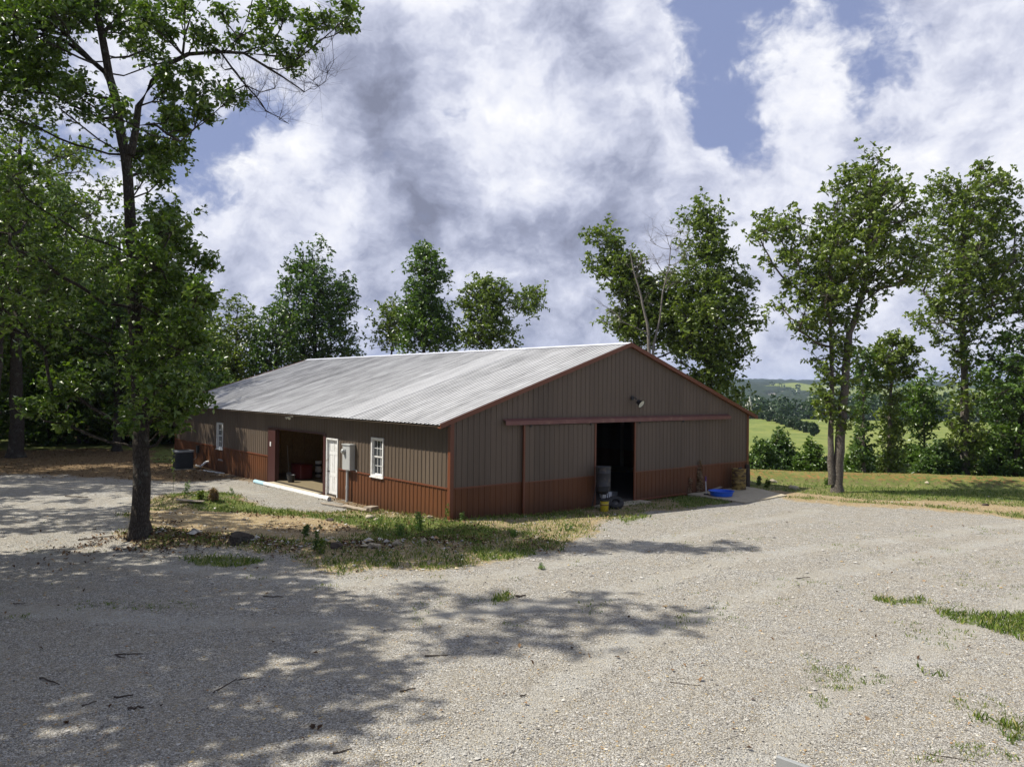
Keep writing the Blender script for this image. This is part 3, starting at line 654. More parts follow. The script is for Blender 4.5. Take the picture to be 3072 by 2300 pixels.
# white six-panel entry door
mb = MB(); a, b, z0, z1 = ED
for (p, q, r_, s_) in ((a, a + .06, z0, z1), (b - .06, b, z0, z1), (a + .06, b - .06, z1 - .06, z1)): plate(mb, *S, p, q, r_, s_, -.12, .035)
mb.build('door_frame', M['white'], barn, bevel=.003)
mb = MB(); A, Bq = a + .065, b - .065; zt = z1 - .065; plate(mb, *S, A, Bq, z0 + .03, zt, -.10, -.062)
ws = (Bq - A); rows = ((z0 + .2, z0 + .78), (z0 + .92, z0 + 1.62), (z0 + 1.74, zt - .12))
def rails():
    zs = [z0 + .03] + [q for r_ in rows for q in r_] + [zt]
    for i in range(0, len(zs), 2): plate(mb, *S, A, Bq, zs[i], zs[i + 1], -.0615, -.048)
    for r_ in rows:
        for u0, u1 in ((A, A + .1), (A + ws / 2 - .05, A + ws / 2 + .05), (Bq - .1, Bq)): plate(mb, *S, u0, u1, r_[0] + .0005, r_[1] - .0005, -.0616, -.0485)
        for u0, u1 in ((A + .13, A + ws / 2 - .08), (A + ws / 2 + .08, Bq - .13)): plate(mb, *S, u0, u1, r_[0] + .03, r_[1] - .03, -.0612, -.051)
rails(); dd = mb.build('entry_door', M['white'], barn)
mb = MB(); mb.lathe([(.028, 0), (.028, .006), (.012, .01), (.012, .035), (.028, .045), (.03, .06), (.02, .072)], 14, (.049, Bq - .07, .80), Matrix.Rotation(-math.pi / 2, 3, 'Y')); mb.build('handle', M['dark'], dd, smooth=True)
mb = MB(); plate(mb, *S, a - .02, b + .02, z0 - .12, z0 + .028, -.1, .12); mb.build('door_sill', M['oldwood'], barn)
# bay opening trim: broad red panel at the far side, its shade painted into the colour
mb = MB(); plate(mb, *S, GO[1], GO[1] + .78, BASE, GO[3] + .06, .022, .05); plate(mb, *S, GO[0] - .20, GO[0], BASE, GO[3], .022, .05); plate(mb, *S, GO[0] - .2, GO[1] - .001, GO[3], GO[3] + .07, .022, .052)
plate(mb, *S, GO[1] - .0, GO[1] + .04, BASE, GO[3], -.14, .02); plate(mb, *S, GO[0] - .04, GO[0] - .0, BASE, GO[3], -.14, .02); mb.build('opening_trim', M['shaded_trim'], barn)
mb = MB(); plate(mb, *S, 13.43, 13.55, 1.42, 1.62, .051, .075); mb.build('outlet_cover', M['white'], barn, bevel=.01)
# electric meter box, round glass meter, conduit
mb = MB(); plate(mb, *S, 5.93, 6.50, 1.02, 1.95, .03, .24); plate(mb, *S, 5.90, 6.53, 1.93, 1.97, .03, .27); plate(mb, *S, 5.96, 6.2, 1.04, 1.90, .2402, .247); mx_ = mb.build('meter_box', M['meter'], barn, bevel=.006)
mb = MB(); mb.lathe([(.115, 0), (.115, .03), (.095, .035), (.09, .09), (.06, .12), (.002, .125)], 24, (-.248, 6.34, 1.70), Matrix.Rotation(-math.pi / 2, 3, 'Y')); mb.build('meter', M['greymetal'], mx_, smooth=True)
mb = MB(); mb.tube([(-.13, 6.30, 1.03), (-.13, 6.30, .2), (-.13, 6.31, -.12), (-.17, 6.34, -.3)], .05, 12); mb.tube([(-.13, 6.3, .42), (-.13, 6.3, .30)], .058, 12); mb.tube([(-.13, 6.3, 1.03), (-.13, 6.3, .93)], .06, 12)
mb.build('conduit', M['meter'], mx_, smooth=True)
mb = MB(); mb.tube([(-.06, 5.93, 1.06), (-.05, 5.8, 1.04), (-.05, 5.74, .98), (-.05, 5.74, .80)], .014, 8); mb.build('cable', M['meter'], mx_, smooth=True)
# vents and pipes of the far end of the side wall
for yv, zv in ((19.3, .36),):
    mb = MB(); mb.tube([(-.10, yv, -.5), (-.10, yv, zv - .05), (-.14, yv + .02, zv + .0), (-.30, yv + .05, zv + .02)], .045, 10); mb.build('vent_pipe', M['greymetal'], barn, smooth=True)
mb = MB(); mb.tube([(-.02, 21.5, .10), (-.15, 21.52, .08), (-.38, 21.55, -.10)], .06, 10); mb.build('vent_pipe', M['pvc'], barn, smooth=True)
mb = MB(); plate(mb, *S, 23.0, 23.25, .45, .85, .025, .12); mb.tube([(-.08, 23.1, .45), (-.12, 23.1, .2), (-.5, 22.6, .05), (-1.2, 22, .1)], .018, 8); mb.build('switch_box', M['hvac'], barn)
# floor and inside
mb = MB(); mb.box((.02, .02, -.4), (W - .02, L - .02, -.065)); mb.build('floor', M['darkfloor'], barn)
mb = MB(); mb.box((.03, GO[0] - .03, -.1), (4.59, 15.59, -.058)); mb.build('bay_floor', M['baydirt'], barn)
mb = MB(); bx1 = 4.6
PY = 15.6; mb.box((.05, PY, -.06), (bx1, PY + .06, 2.9)); mb.box((.15, GO[0] - .1, -.06), (bx1, GO[0] - .04, 2.9)); mb.box((bx1, GO[0] - .1, -.059), (bx1 + .05, PY + .06, 2.9)); mb.box((.05, GO[0] - .12, 2.901), (bx1 + .06, PY + .1, 2.93))
mb.build('partition_wall', M['osb'], barn)
mb = MB()
for x in np.arange(.7, 4.6, .61): mb.box((x, PY - .04, -.06), (x + .038, PY - .002, 2.9))
mb.build('wall_stud', M['osb'], barn)
mb = MB()
for yy in np.arange(2.4, L, 2.44):
    mb.box((W - .16, yy, -.06), (W - .03, yy + .14, EH - .05)); mb.box((.05, yy + .001, EH - .15), (W - .05, yy + .05, EH + .02)) if yy > 14 or yy < 7 else None
mb.build('post', M['oldwood'], barn)
for nm, (x0, y0, x1, y1), lb in (('concrete_pad', (11.75, -2.85, 16.0, -.03), 'pale concrete pad beside the gable wall under the blue pool'), ('concrete_pad', (6.3, -.62, 8.9, -.03), 'dusty concrete threshold slab at the open gable doorway'), ('concrete_pad', (8.5, 0, 13.3, 0), 'low concrete apron at the side bay opening')):
    mb = MB()
    if x1 - x0 > 4 and y0 < -2:
        P = [(11.7, -2.85), (14.95, -2.75), (15.9, -.9), (16.1, -.04), (11.95, -.04)]; n = len(P)
        mb.add([(x, y, z) for z in (-.6, -.13) for x, y in P], [tuple(range(n))[::-1], tuple(range(n, 2 * n))] + [(i, (i + 1) % n, n + (i + 1) % n, n + i) for i in range(n)])
    elif y1 == 0: mb.box((-.5, 8.5, -.5), (-.06, 13.1, -.1))
    else: mb.box((x0, y0, -.5), (x1, y1, -.11))
    o = mb.build(nm, M['concrete'], None, bevel=.015); o.location = (BX, BY, 0); o.rotation_euler = (0, 0, BA); tag(o, lb, 'concrete pad', 'concrete pads around the barn')

# ------------------------------------------------------------------ trees
def polyjit(P, n): return np.asarray(P, float)
def silhouette_clumps(rg, poly, D, r, n, maxd=3.5, sc=K, dbias=0., tight=.5):
    """clump centres (world) inside an outline seen at distance D, spread in depth by the local half width"""
    P = np.asarray(poly, float) * sc; lo = P.min(0); hi = P.max(0); out = []; rp = r * F / D; tries = 0
    while len(out) < n and tries < n * 60:
        tries += 1; q = lo + rg.random(2) * (hi - lo)
        sd = float(sdist(np.array([q[0]]), np.array([q[1]]), P)[0])
        if sd < rp * .38: continue
        hd = min(sd / F * D * 1.05, maxd); dd = rg.uniform(-1, 1) * hd + dbias
        p = at(q[0], q[1], D + dd)
        rr_ = r * rg.uniform(.75, 1.2)
        if any((p - a).length < tight * (rr_ + b) for a, b in out): continue
        out.append((p, rr_))
    return out
def blob_clumps(rg, c, rad, r, n, tight=.5):
    out = []; tries = 0
    while len(out) < n and tries < n * 60:
        tries += 1; v = rg.normal(size=3); v *= rg.random() ** .4 / np.linalg.norm(v); p = Vector(np.array(c) + v * np.array(rad)); rr_ = r * rg.uniform(.7, 1.2)
        if any((p - a).length < tight * (rr_ + b) for a, b in out): continue
        out.append((p, rr_))
    return out
def leaf_mesh(rg, C_, L, v, up=.5, wid=.42, ros=0.):
    n = len(C_); a = rg.normal(size=(n, 3)); a[:, 2] *= .75; a /= np.linalg.norm(a, axis=1)[:, None]
    nrm = rg.normal(size=(n, 3)) * .75 + [0, 0, up * 1.6]; b = np.cross(nrm, a); b /= np.linalg.norm(b, axis=1)[:, None] + 1e-9
    c = np.cross(a, b); Ls = L * rg.uniform(.65, 1.25, n)[:, None]; wd_ = Ls * wid * .5 * rg.uniform(.8, 1.3, n)[:, None]
    C_ = C_ + a * Ls * ros; base = C_ - a * Ls * .5; tip = C_ + a * Ls * .5 - c * Ls * .12 * np.sign(c[:, 2:3] + 1e-9); m_ = C_ + a * Ls * .05
    l_ = m_ + b * wd_ + c * wd_ * .35; r_ = m_ - b * wd_ + c * wd_ * .35
    V = np.stack([base, r_, tip, l_], 1).reshape(-1, 3); i = np.arange(n) * 4
    T = np.concatenate([np.stack([i, i + 1, i + 2], 1), np.stack([i, i + 2, i + 3], 1)])
    return V, T, np.repeat(v, 4)
def frusta(P0, P1, R0_, R1_, D0, D1, n):
    def ring(P, Dn, R):
        ref = np.where(np.abs(Dn[:, 2:3]) > .9, [[1., 0, 0]], [[0, 0, 1.]]); A = np.cross(Dn, ref); A /= np.linalg.norm(A, axis=1)[:, None] + 1e-9; Bv = np.cross(Dn, A)
        t = np.arange(n) * 2 * np.pi / n
        return P[:, None] + R[:, None, None] * (np.cos(t)[None, :, None] * A[:, None] + np.sin(t)[None, :, None] * Bv[:, None])
    V = np.concatenate([ring(P0, D0, R0_), ring(P1, D1, R1_)], 1); m_ = len(P0); o = np.arange(m_)[:, None] * 2 * n; j = np.arange(n); j1 = (j + 1) % n
    Q = np.stack([o + j, o + j1, o + n + j1, o + n + j], -1).reshape(-1, 4); return V.reshape(-1, 3), Q
def make_tree(name, label, cat, base, trunks, clumps, L, dens, leafm, barkm, group=None, rtip=.012, seed=1, bare=False, nspray=15, up=.5, twig=True, limb_k=.36, extra=None, crown=True, spread=.06, wid=.52):
    rg = np.random.default_rng(seed); root = empty(name, base, label, cat, group)
    pos = []; par = []; fixr = []; 
    for tr in trunks:
        tr = [(Vector(p), r) for p, r in tr]; last = -1
        for i in range(len(tr)):
            if i == 0:
                pos.append(np.array(tr[0][0])); par.append(-1); fixr.append(tr[0][1]); last = len(pos) - 1; continue
            a, ra = tr[i - 1]; b_, rb = tr[i]; k = max(1, int((b_ - a).length / .45))
            for j in range(1, k + 1):
                f = j / k; q = np.array(a.lerp(b_, f)); q[:2] += rg.normal(size=2) * min(.018, ra * .15); pos.append(q); par.append(last); fixr.append(ra + (rb - ra) * f); last = len(pos) - 1
    nt = len(pos); wt = [0.] * nt
    tp = np.array(pos)
    order = sorted(range(len(clumps)), key=lambda i: min(np.linalg.norm(tp - np.array(clumps[i][0]), axis=1)))
    tips = []; ends = []
    for i in order:
        c, r = np.array(clumps[i][0]), clumps[i][1]; Pn = np.array(pos); dv = c - Pn; dist = np.linalg.norm(dv, axis=1); hz = np.hypot(dv[:, 0], dv[:, 1])
        cost = dist + 1.5 * np.maximum(0, Pn[:, 2] - (c[2] - .35 * hz)) ; cost[np.array(fixr) < .02] += 1.; k = int(np.argmin(cost)); a = Pn[k]; d = c - a; ln = np.linalg.norm(d)
        ns = max(2, int(ln / .4)); mid = a + d * .5 + np.array([0, 0, -.10 * ln]) + rg.normal(size=3) * .07 * ln; last = k
        for j in range(1, ns + 1):
            f = j / ns; q = a * (1 - f) ** 2 + 2 * f * (1 - f) * mid + c * f * f + rg.normal(size=3) * .035 * (f < 1); pos.append(q); par.append(last); fixr.append(0); wt.append(0.); last = len(pos) - 1
        for s in range(nspray if not bare else 9):
            v = rg.normal(size=3); v /= np.linalg.norm(v); v[2] = v[2] * .8 + (.15 if not bare else .5); e = c + v * r * rg.uniform(.35, 1.0) * (1. if not bare else 1.3)
            st_ = pos[last - (1 if rg.random() < .4 and ns > 2 else 0)]; ends.append((st_, st_ * .45 + e * .55 + rg.normal(size=3) * .08 * r, e))
        wt[last] += nspray
    for i in range(len(pos) - 1, -1, -1):
        if par[i] >= 0: wt[par[i]] += wt[i]
    pos = np.array(pos); par = np.array(par); R = np.array([fr if fr > 0 else rtip * max(1., w_) ** limb_k for fr, w_ in zip(fixr, wt)])
    for i in range(nt, len(pos)):
        R[i] = min(R[i], R[par[i]] * (.62 if par[i] < nt else 1.))
    dirn = np.zeros_like(pos); ch = par >= 0; dd_ = pos[ch] - pos[par[ch]]; dd_ /= np.linalg.norm(dd_, axis=1)[:, None] + 1e-9; dirn[ch] = dd_
    for i in range(len(pos)):
        if par[i] < 0: dirn[i] = (0, 0, 1)
    Vs, Fs = [], []; off = 0
    def push(V_, Q_):
        nonlocal off
        Vs.append(V_); Fs.append(Q_ + off); off += len(V_)
    idx = np.where(ch)[0]; tk = idx[idx < nt]
    if len(tk):
        V_, Q_ = frusta(pos[par[tk]], pos[tk], R[par[tk]], R[tk], dirn[par[tk]], dirn[tk], 14)
        push(V_, Q_)
    lk = idx[idx >= nt]
    if len(lk):
        same = (par[lk] == lk - 1) & (par[lk] >= nt); D0 = np.where(same[:, None], dirn[par[lk]], dirn[lk]); R0_ = np.where(par[lk] < nt, np.minimum(R[lk] * 1.25, R[par[lk]]), R[par[lk]]); R0_ = np.where(same, R[par[lk]], np.minimum(R0_, R[lk] * 1.3))
        push(*frusta(pos[par[lk]], pos[lk], R0_, R[lk], D0, dirn[lk], 6))
    if twig and ends:
        E0 = np.array([e[0] for e in ends]); E1 = np.array([e[1] for e in ends]); E2 = np.array([e[2] for e in ends]); n_ = len(ends)
        nz = lambda q: q / (np.linalg.norm(q, axis=1)[:, None] + 1e-9); rt_ = np.full(n_, rtip)
        push(*frusta(E0, E1, rt_, rt_ * .7, nz(E1 - E0), nz(E1 - E0), 3)); push(*frusta(E1, E2, rt_ * .7, rt_ * .3, nz(E2 - E1), nz(E2 - E1), 3))
        if bare:
            for q in range(4):
                f = rg.uniform(.3, .95, n_)[:, None]; S0 = E1 + (E2 - E1) * f; S1 = S0 + (nz(E2 - E1) + rg.normal(size=(n_, 3)) * .6) * rg.uniform(.2, .55, n_)[:, None]; push(*frusta(S0, S1, rt_ * .45, rt_ * .2, nz(S1 - S0), nz(S1 - S0), 3))
    bo = np.array(base)
    Vt = np.vstack(Vs) - bo
    # root flare with lobes
    if trunks:
        b0_ = np.array(trunks[0][0][0]) - bo; r0_ = trunks[0][0][1]; m_ = (Vt[:, 2] - b0_[2] < 1.0) & (np.hypot(Vt[:, 0] - b0_[0], Vt[:, 1] - b0_[1]) < r0_ * 3)
        an = np.arctan2(Vt[m_, 1] - b0_[1], Vt[m_, 0] - b0_[0]); hh = np.clip(Vt[m_, 2] - b0_[2], 0, 1); k_ = 1 + (.42 + .22 * np.sin(an * 5 + seed)) * np.exp(-hh / .16)
        for ax in (0, 1): Vt[m_, ax] = b0_[ax] + (Vt[m_, ax] - b0_[ax]) * k_
    npmesh('trunk' if not extra else extra, Vt, [np.vstack(Fs)], barkm, root, smooth=True)
    if not bare and crown and ends:
        per = max(2, int(dens)); E1 = np.array([e[1] for e in ends]); E2 = np.array([e[2] for e in ends]); n_ = len(ends)
        rc = np.repeat(np.array([clumps[i][1] for i in order]), nspray)[:, None]
        nr_ = max(2, int(round(per / 4.5))); f = rg.random((n_ * nr_, 1)) ** .6; E1r = np.repeat(E1, nr_, 0); E2r = np.repeat(E2, nr_, 0); cen = E1r + (E2r - E1r) * (.3 + .85 * f) + rg.normal(size=(n_ * nr_, 3)) * np.maximum(.22 * np.repeat(rc, nr_, 0), spread) * [1, 1, .75]; cen = cen[np.arange(n_ * per) % (n_ * nr_)] if False else np.repeat(cen, -(-per // nr_), 0); mr = -(-per // nr_) * nr_
        clv = np.repeat(rg.random(n_) * .35, mr); v = np.clip(clv + rg.random(n_ * mr) * .65, 0, 1)
        V_, T_, a_ = leaf_mesh(rg, cen, L, v, up, wid, .46)
        npmesh('crown', V_ - bo, [T_], leafm, root, attr=a_)
    return root
c4 = lambda x, y: (x * .66425, y * .66425)
def tp_(pts, D0, r0, r1, z0=None):
    """trunk from traced points (photo px): [(x,y[,D])]"""
    out = []
    for i, p in enumerate(pts):
        D = p[2] if len(p) > 2 else D0; q = at(p[0], p[1], D)
        if i == 0 and z0 is not None: q.z = z0
        out.append((q, r0 + (r1 - r0) * (i / (len(pts) - 1)) ** .9))
    return out
# --- hero hickory by the gravel drive
hb = hit(420, 1606); D0 = hb.y; rg = np.random.default_rng(11)
c4p = lambda pts, D=None: [c4(x, y) + ((D,) if D else ()) for x, y in pts]
tr_main = tp_([(421, 1606), (424, 1500), (424, 1350), (418, 1200), (412, 1060), (405, 930), (398, 764), (390, 598), (378, 465), (345, 299), (319, 166), (292, 30), (280, -120), (285, -260)], D0, .235, .06, z0=hb.z - .1)
tr_main[1] = (tr_main[1][0], .225)
limbR = tp_(c4p([(590, 700), (605, 590), (622, 480), (690, 370), (760, 290), (850, 245), (1000, 235), (1100, 240), (1200, 300), (1280, 350), (1375, 415)]), D0 - .2, .10, .012)
limbR2 = tp_(c4p([(1100, 240), (1250, 255), (1340, 270), (1420, 210), (1500, 140), (1590, 60)]), D0 - .3, .035, .008)
limbU = tp_(c4p([(825, 250), (835, 160), (860, 80), (905, 10)]), D0 - .2, .035, .012); limbU2 = tp_(c4p([(1010, 235), (1080, 170), (1120, 80), (1145, -20)]), D0 - .3, .035, .012)
dead1 = tp_(c4p([(1000, 240), (1050, 310), (1110, 385), (1160, 440), (1205, 505), (1260, 530), (1305, 560)]), D0 - .3, .03, .006)
lowl = tp_(c4p([(600, 570), (700, 560), (755, 605), (815, 638), (880, 580), (895, 520), (925, 480)]), D0 - .8, .045, .01)
limbL = tp_(c4p([(510, 400), (480, 330), (420, 280), (300, 190), (200, 155), (90, 150), (-60, 190)]), D0 + .3, .085, .02)
limbL2 = tp_(c4p([(430, 290), (380, 240), (300, 160), (180, 130), (60, 125), (-40, 90)]), D0 - .6, .06, .02)
HC = []
for x, y, r in [(60, 60, 90), (180, 60, 100), (300, 80, 100), (420, 40, 100), (540, 60, 90), (560, 150, 60), (650, 90, 80), (640, 170, 60), (760, 150, 45), (800, 40, 70), (940, 190, 60), (880, 150, 45), (1070, 190, 55), (1000, 60, 40), (1180, 110, 40),
                (1200, 210, 60), (1290, 235, 55), (1330, 290, 40), (1380, 180, 40), (1400, 110, 50), (1470, 90, 45), (1560, 30, 45), (1280, 60, 45), (1570, 120, 25), (1210, 30, 40), (640, 320, 50), (740, 330, 50), (760, 400, 50), (870, 330, 40), (920, 410, 60),
                (1000, 430, 50), (1060, 440, 35), (880, 490, 40), (700, 500, 55), (610, 400, 45), (770, 520, 40), (820, 590, 35), (940, 530, 30), (600, 520, 70), (500, 560, 90), (650, 590, 50), (640, 690, 55), (670, 780, 45), (740, 800, 28), (560, 640, 70), (480, 480, 70),
                (740, 960, 60), (790, 1030, 50), (700, 1060, 70), (820, 1110, 45), (640, 980, 60), (760, 1200, 90), (890, 1190, 55), (940, 1190, 30), (860, 1290, 75), (920, 1350, 45), (740, 1330, 90), (600, 1090, 80), (560, 980, 70), (660, 1230, 80), (560, 1300, 90), (450, 1200, 80),
                (60, 250, 70), (180, 320, 70), (100, 380, 60), (330, 380, 70), (260, 250, 50), (400, 520, 60)]:
    q = c4(x, y); dd = rg.uniform(-1.5, .8) if x < 700 else rg.uniform(-.7, .5); HC.append((at(q[0], q[1], D0 + dd), r * .66425 / F * D0 * .95))
    if r > 60: q2 = c4(x + rg.uniform(-50, 50), y + rg.uniform(-50, 50)); HC.append((at(q2[0], q2[1], D0 + rg.uniform(-2.4, 1.4)), r * .55 / F * D0))
for x, y, r in [(1100, 130, 50), (1150, 180, 35), (1100, 270, 60), (1000, 210, 80), (1000, 340, 80), (900, 420, 90), (1080, 400, 60), (1050, 720, 60), (950, 790, 70), (1110, 740, 40), (900, 650, 90), (1040, 640, 60), (860, 860, 50), (960, 880, 40), (780, 780, 70), (640, 760, 60), (620, 500, 90), (500, 600, 80),
                (400, 690, 45), (230, 760, 50), (160, 790, 30), (350, 860, 25), (560, 700, 60), (300, 720, 40), (700, 620, 90), (760, 460, 80), (560, 400, 90), (700, 880, 40), (420, 560, 60), (300, 620, 50), (820, 560, 80), (880, 300, 90)]:
    px, py = x * .54348, 800 + y * .54348; HC.append((at(px, py, D0 + rg.uniform(-2.6, .4)), r * .54348 / F * D0))
    if r > 55: HC.append((at(px + rg.uniform(-35, 35), py + rg.uniform(-35, 35), D0 + rg.uniform(-2., 1.6)), r * .5 / F * D0))
for i in range(5): HC.append((Vector((D0 * -.5 + rg.uniform(-6, -2), D0 + rg.uniform(-1, 2.5), rg.uniform(15, 18.5))), rg.uniform(.7, 1.1)))
rgh = np.random.default_rng(77)
HC += silhouette_clumps(rgh, [(-120, 200), (150, 190), (280, 250), (320, 310), (330, 380), (300, 420), (400, 470), (430, 560), (458, 600), (450, 660), (425, 760), (436, 860), (380, 905), (270, 850), (120, 840), (70, 760), (-120, 700)], D0 - 1., .72, 46, 2.4, tight=.45)
HC += silhouette_clumps(rgh, [(-100, -90), (330, -90), (340, 40), (280, 100), (205, 95), (190, 190), (120, 240), (-100, 220)], D0 - .4, .6, 44, 2.2, tight=.45)
for c, r in HC:
    if 2.5 < c.z < 13.5 and abs(c.x + 10.05) < .75 and c.y < D0 + .5: c.y = D0 + rgh.uniform(.7, 1.9)
HC = [(c, r * 1.35) for c, r in HC if not (c.z > 2 and abs(c.x - (-10.05)) < .7 and c.y < D0 - .2 and rgh.random() < .8)]
hero = make_tree('hickory_tree', 'tall dark-barked foreground tree at the gravel edge, one long limb reaching right across the sky', 'tree', Vector((hb.x, hb.y, hb.z)),
          [tr_main, limbR, limbR2, limbU, limbU2, dead1, lowl, limbL, limbL2], HC, .15, 12, M['leaf'], M['bark'], seed=5, nspray=17, rtip=.007, up=.45, spread=.13)
# bare twigs of the dead branch and limb ends
rg = np.random.default_rng(5); DC = []
for x, y in [(1110, 385), (1160, 440), (1205, 505), (1260, 540), (1240, 400), (1375, 415), (1420, 360), (1480, 330), (1500, 180), (1520, 120), (1330, 300), (1440, 390), (1000, 300), (1090, 460)]: q = c4(x, y); DC.append((at(q[0], q[1], D0 - .3 + rg.uniform(-.2, .2)), .42))
t_ = make_tree('dead', None, None, Vector((hb.x, hb.y, hb.z)), [dead1[1:], limbR[7:]], DC, .1, 2, None, M['bark'], seed=9, bare=True, rtip=.006, extra='dead_branch')
for ch_ in list(t_.children): ch_.parent = hero; ch_['label'] = 'bare dead twigs hanging below the long limb'
bpy.data.objects.remove(t_)

GB = 'trees rising behind the barn'
def std_tree(name, label, base, h, cz, rad, r, n, L, dens, lm, bm, tr=.2, seed=1, group=None, lean=0, nspray=14, cat='tree', **kw):
    rg = np.random.default_rng(seed); b = Vector(base); t = b + Vector((lean, 0, h * .93))
    trunk = [(b - Vector((0, 0, .15)), tr), (b.lerp(t, .12), tr * .82), (b.lerp(t, .5) + Vector((rg.normal() * .25, 0, 0)), tr * .55), (t, tr * .15)]
    cl = blob_clumps(rg, (b.x + lean * .8, b.y, b.z + cz), rad, r, n)
    return make_tree(name, label, cat, b, [trunk], cl, L, dens, lm, bm, group, seed=seed, nspray=nspray, **kw)
def sil_tree(name, label, basepx, D, polys, r, n, L, dens, lm, bm, tr=.2, trunk=None, seed=1, group=None, nspray=14, maxd=3., cat='tree', **kw):
    fk = 1.45 if (group == GB and D > 50) or cat == 'bush' else (1.19 if group == GB else 1.0)
    rg = np.random.default_rng(seed); d = ray(*basepx); x = d[0] / d[1] * D; b = Vector((x, D, gz(x, D))); tot = 0; cl = []
    for P, fr in polys: cl += silhouette_clumps(rg, P, D, r, int(n * fr * fk), maxd, tight=.42 if fk > 1.2 else (.55 if group == GB else .66))
    cl = [(c, q * 1.12) for c, q in cl]; dens = dens * .98; L = L * .98
    top = max(c.z for c, _ in cl)
    if trunk: trs = []; 
    if trunk:
        for k, (pts, r0, r1) in enumerate(trunk):
            tt = tp_([(a * K, b_ * K) for a, b_ in pts], D, r0, r1)
            if k == 0: tt[0] = (Vector((tt[0][0].x, D, gz(tt[0][0].x, D) - .15)), r0); b = Vector((tt[0][0].x, D, gz(tt[0][0].x, D)))
            trs.append(tt)
    else:
        tc = sorted(cl, key=lambda q: -q[0].z)[:max(3, len(cl) // 6)]; tx = sum(c.x for c, _ in tc) / len(tc)
        trs = [[(b - Vector((0, 0, .15)), tr), (Vector((b.x + (tx - b.x) * .2, D, b.z + (top - b.z) * .3)), tr * .75), (Vector((b.x + (tx - b.x) * .55, D, b.z + (top - b.z) * .62)), tr * .45), (Vector((tx, D, top - .3)), tr * .12)]]
    return make_tree(name, label, cat, b, trs, cl, L, dens, lm, bm, group, seed=seed, nspray=nspray, **kw)
sil_tree('oak_tree', 'rounded oak crown just right of the dark foreground tree, lowest of those behind the barn', (700, 1200), 68, [([(440, 700), (480, 655), (515, 640), (550, 655), (572, 710), (575, 830), (440, 850)], 1)], 1.5, 26, .34, 10, M['oak'], M['bark'], .25, seed=21, group=GB)
sil_tree('oak_tree', 'dull grey-green oak between the low rounded crown and the tall tree, behind the roof', (830, 1150), 66, [([(535, 720), (560, 670), (600, 655), (640, 670), (655, 800), (540, 830)], 1)], 1.4, 24, .32, 10, M['deep'], M['bark'], .25, seed=22, group=GB)
sil_tree('oak_tree', 'tall pointed dense green tree rising left of the ridge end', (950, 1150), 70, [([(590, 800), (585, 690), (605, 640), (597, 600), (625, 565), (650, 530), (665, 540), (690, 515), (714, 530), (722, 575), (762, 600), (774, 660), (768, 720), (790, 775), (740, 800)], 1)], 1.35, 72, .34, 11, M['deep'], M['bark'], .3, seed=23, group=GB)
sil_tree('oak_tree', 'bright green slim-topped tree behind the middle of the ridge', (1270, 1150), 66, [([(858, 760), (868, 690), (862, 640), (885, 600), (878, 570), (902, 528), (935, 520), (950, 560), (965, 588), (988, 575), (985, 602), (955, 620), (950, 640), (978, 680), (998, 710), (995, 760)], 1)], 1.05, 62, .30, 11, M['light'], M['bark'], .25, seed=24, group=GB)
sil_tree('oak_tree', 'small dull crown tucked against the left side of the bright green tree', (1160, 1150), 69, [([(800, 760), (818, 700), (812, 670), (850, 645), (892, 665), (885, 760)], 1)], 1.2, 26, .32, 10, M['oak'], M['bark'], .2, seed=25, group=GB)
sil_tree('oak_tree', 'rounded oak behind the ridge with a limb reaching out to its right', (1460, 1150), 64, [([(975, 760), (1000, 690), (982, 650), (1020, 608), (1060, 588), (1094, 610), (1108, 640), (1104, 700), (1130, 760)], .8), ([(1100, 650), (1150, 605), (1190, 640), (1175, 668), (1140, 690), (1105, 690)], .2)], 1.1, 56, .30, 11, M['oak'], M['bark'], .25, seed=26, group=GB)
sil_tree('oak_tree', 'oak behind the gable whose leafy limbs reach far to the left', (1960, 1150), 48, [([(1255, 500), (1310, 484), (1345, 500), (1360, 530), (1400, 560), (1435, 640), (1445, 770), (1340, 745), (1312, 650), (1290, 605), (1248, 592), (1255, 560), (1300, 545), (1270, 530)], .85), ([(1280, 690), (1350, 676), (1375, 735), (1300, 725)], .12), ([(1330, 560), (1400, 590), (1480, 570), (1510, 780), (1400, 760), (1335, 700)], .5)], .8, 72, .27, 11, M['oak'], M['bark'], .25, seed=27, group=GB)
sil_tree('oak_tree', 'big full oak behind the right slope of the barn roof', (2130, 1180), 47, [([(1476, 440), (1530, 425), (1565, 460), (1578, 480), (1592, 540), (1622, 580), (1650, 690), (1634, 740), (1604, 830), (1628, 900), (1560, 900), (1480, 820), (1430, 740), (1420, 640), (1465, 560), (1466, 500)], 1)], .9, 125, .28, 11, M['oak'], M['bark'], .3, seed=28, group=GB)
rgd = np.random.default_rng(31); cd = [(at(a * K, b * K, 45 + rgd.uniform(-.8, .8)), .8) for a, b in ((1405, 520), (1440, 510), (1460, 540), (1420, 570), (1375, 600), (1395, 560), (1450, 590), (1475, 560), (1390, 650), (1340, 690), (1320, 670), (1445, 620), (1470, 500))]
gd = at(1395 * K, 1000, 45)
make_tree('dead_tree', 'bare grey dead tree forking behind the barn gable peak', 'tree', Vector((gd.x, 45, gz(gd.x, 45))), [tp_([(a * K, b * K) for a, b in ((1402, 1000), (1402, 760), (1398, 700), (1385, 640), (1368, 580), (1360, 540))], 45, .13, .02), tp_([(a * K, b * K) for a, b in ((1408, 800), (1412, 745), (1425, 690), (1432, 630), (1445, 575), (1450, 520))], 45, .085, .02)], cd, .1, 2, None, M['deadbark'], seed=32, bare=True, rtip=.011, limb_k=.25)
GR = 'trees along the right edge of the clearing'
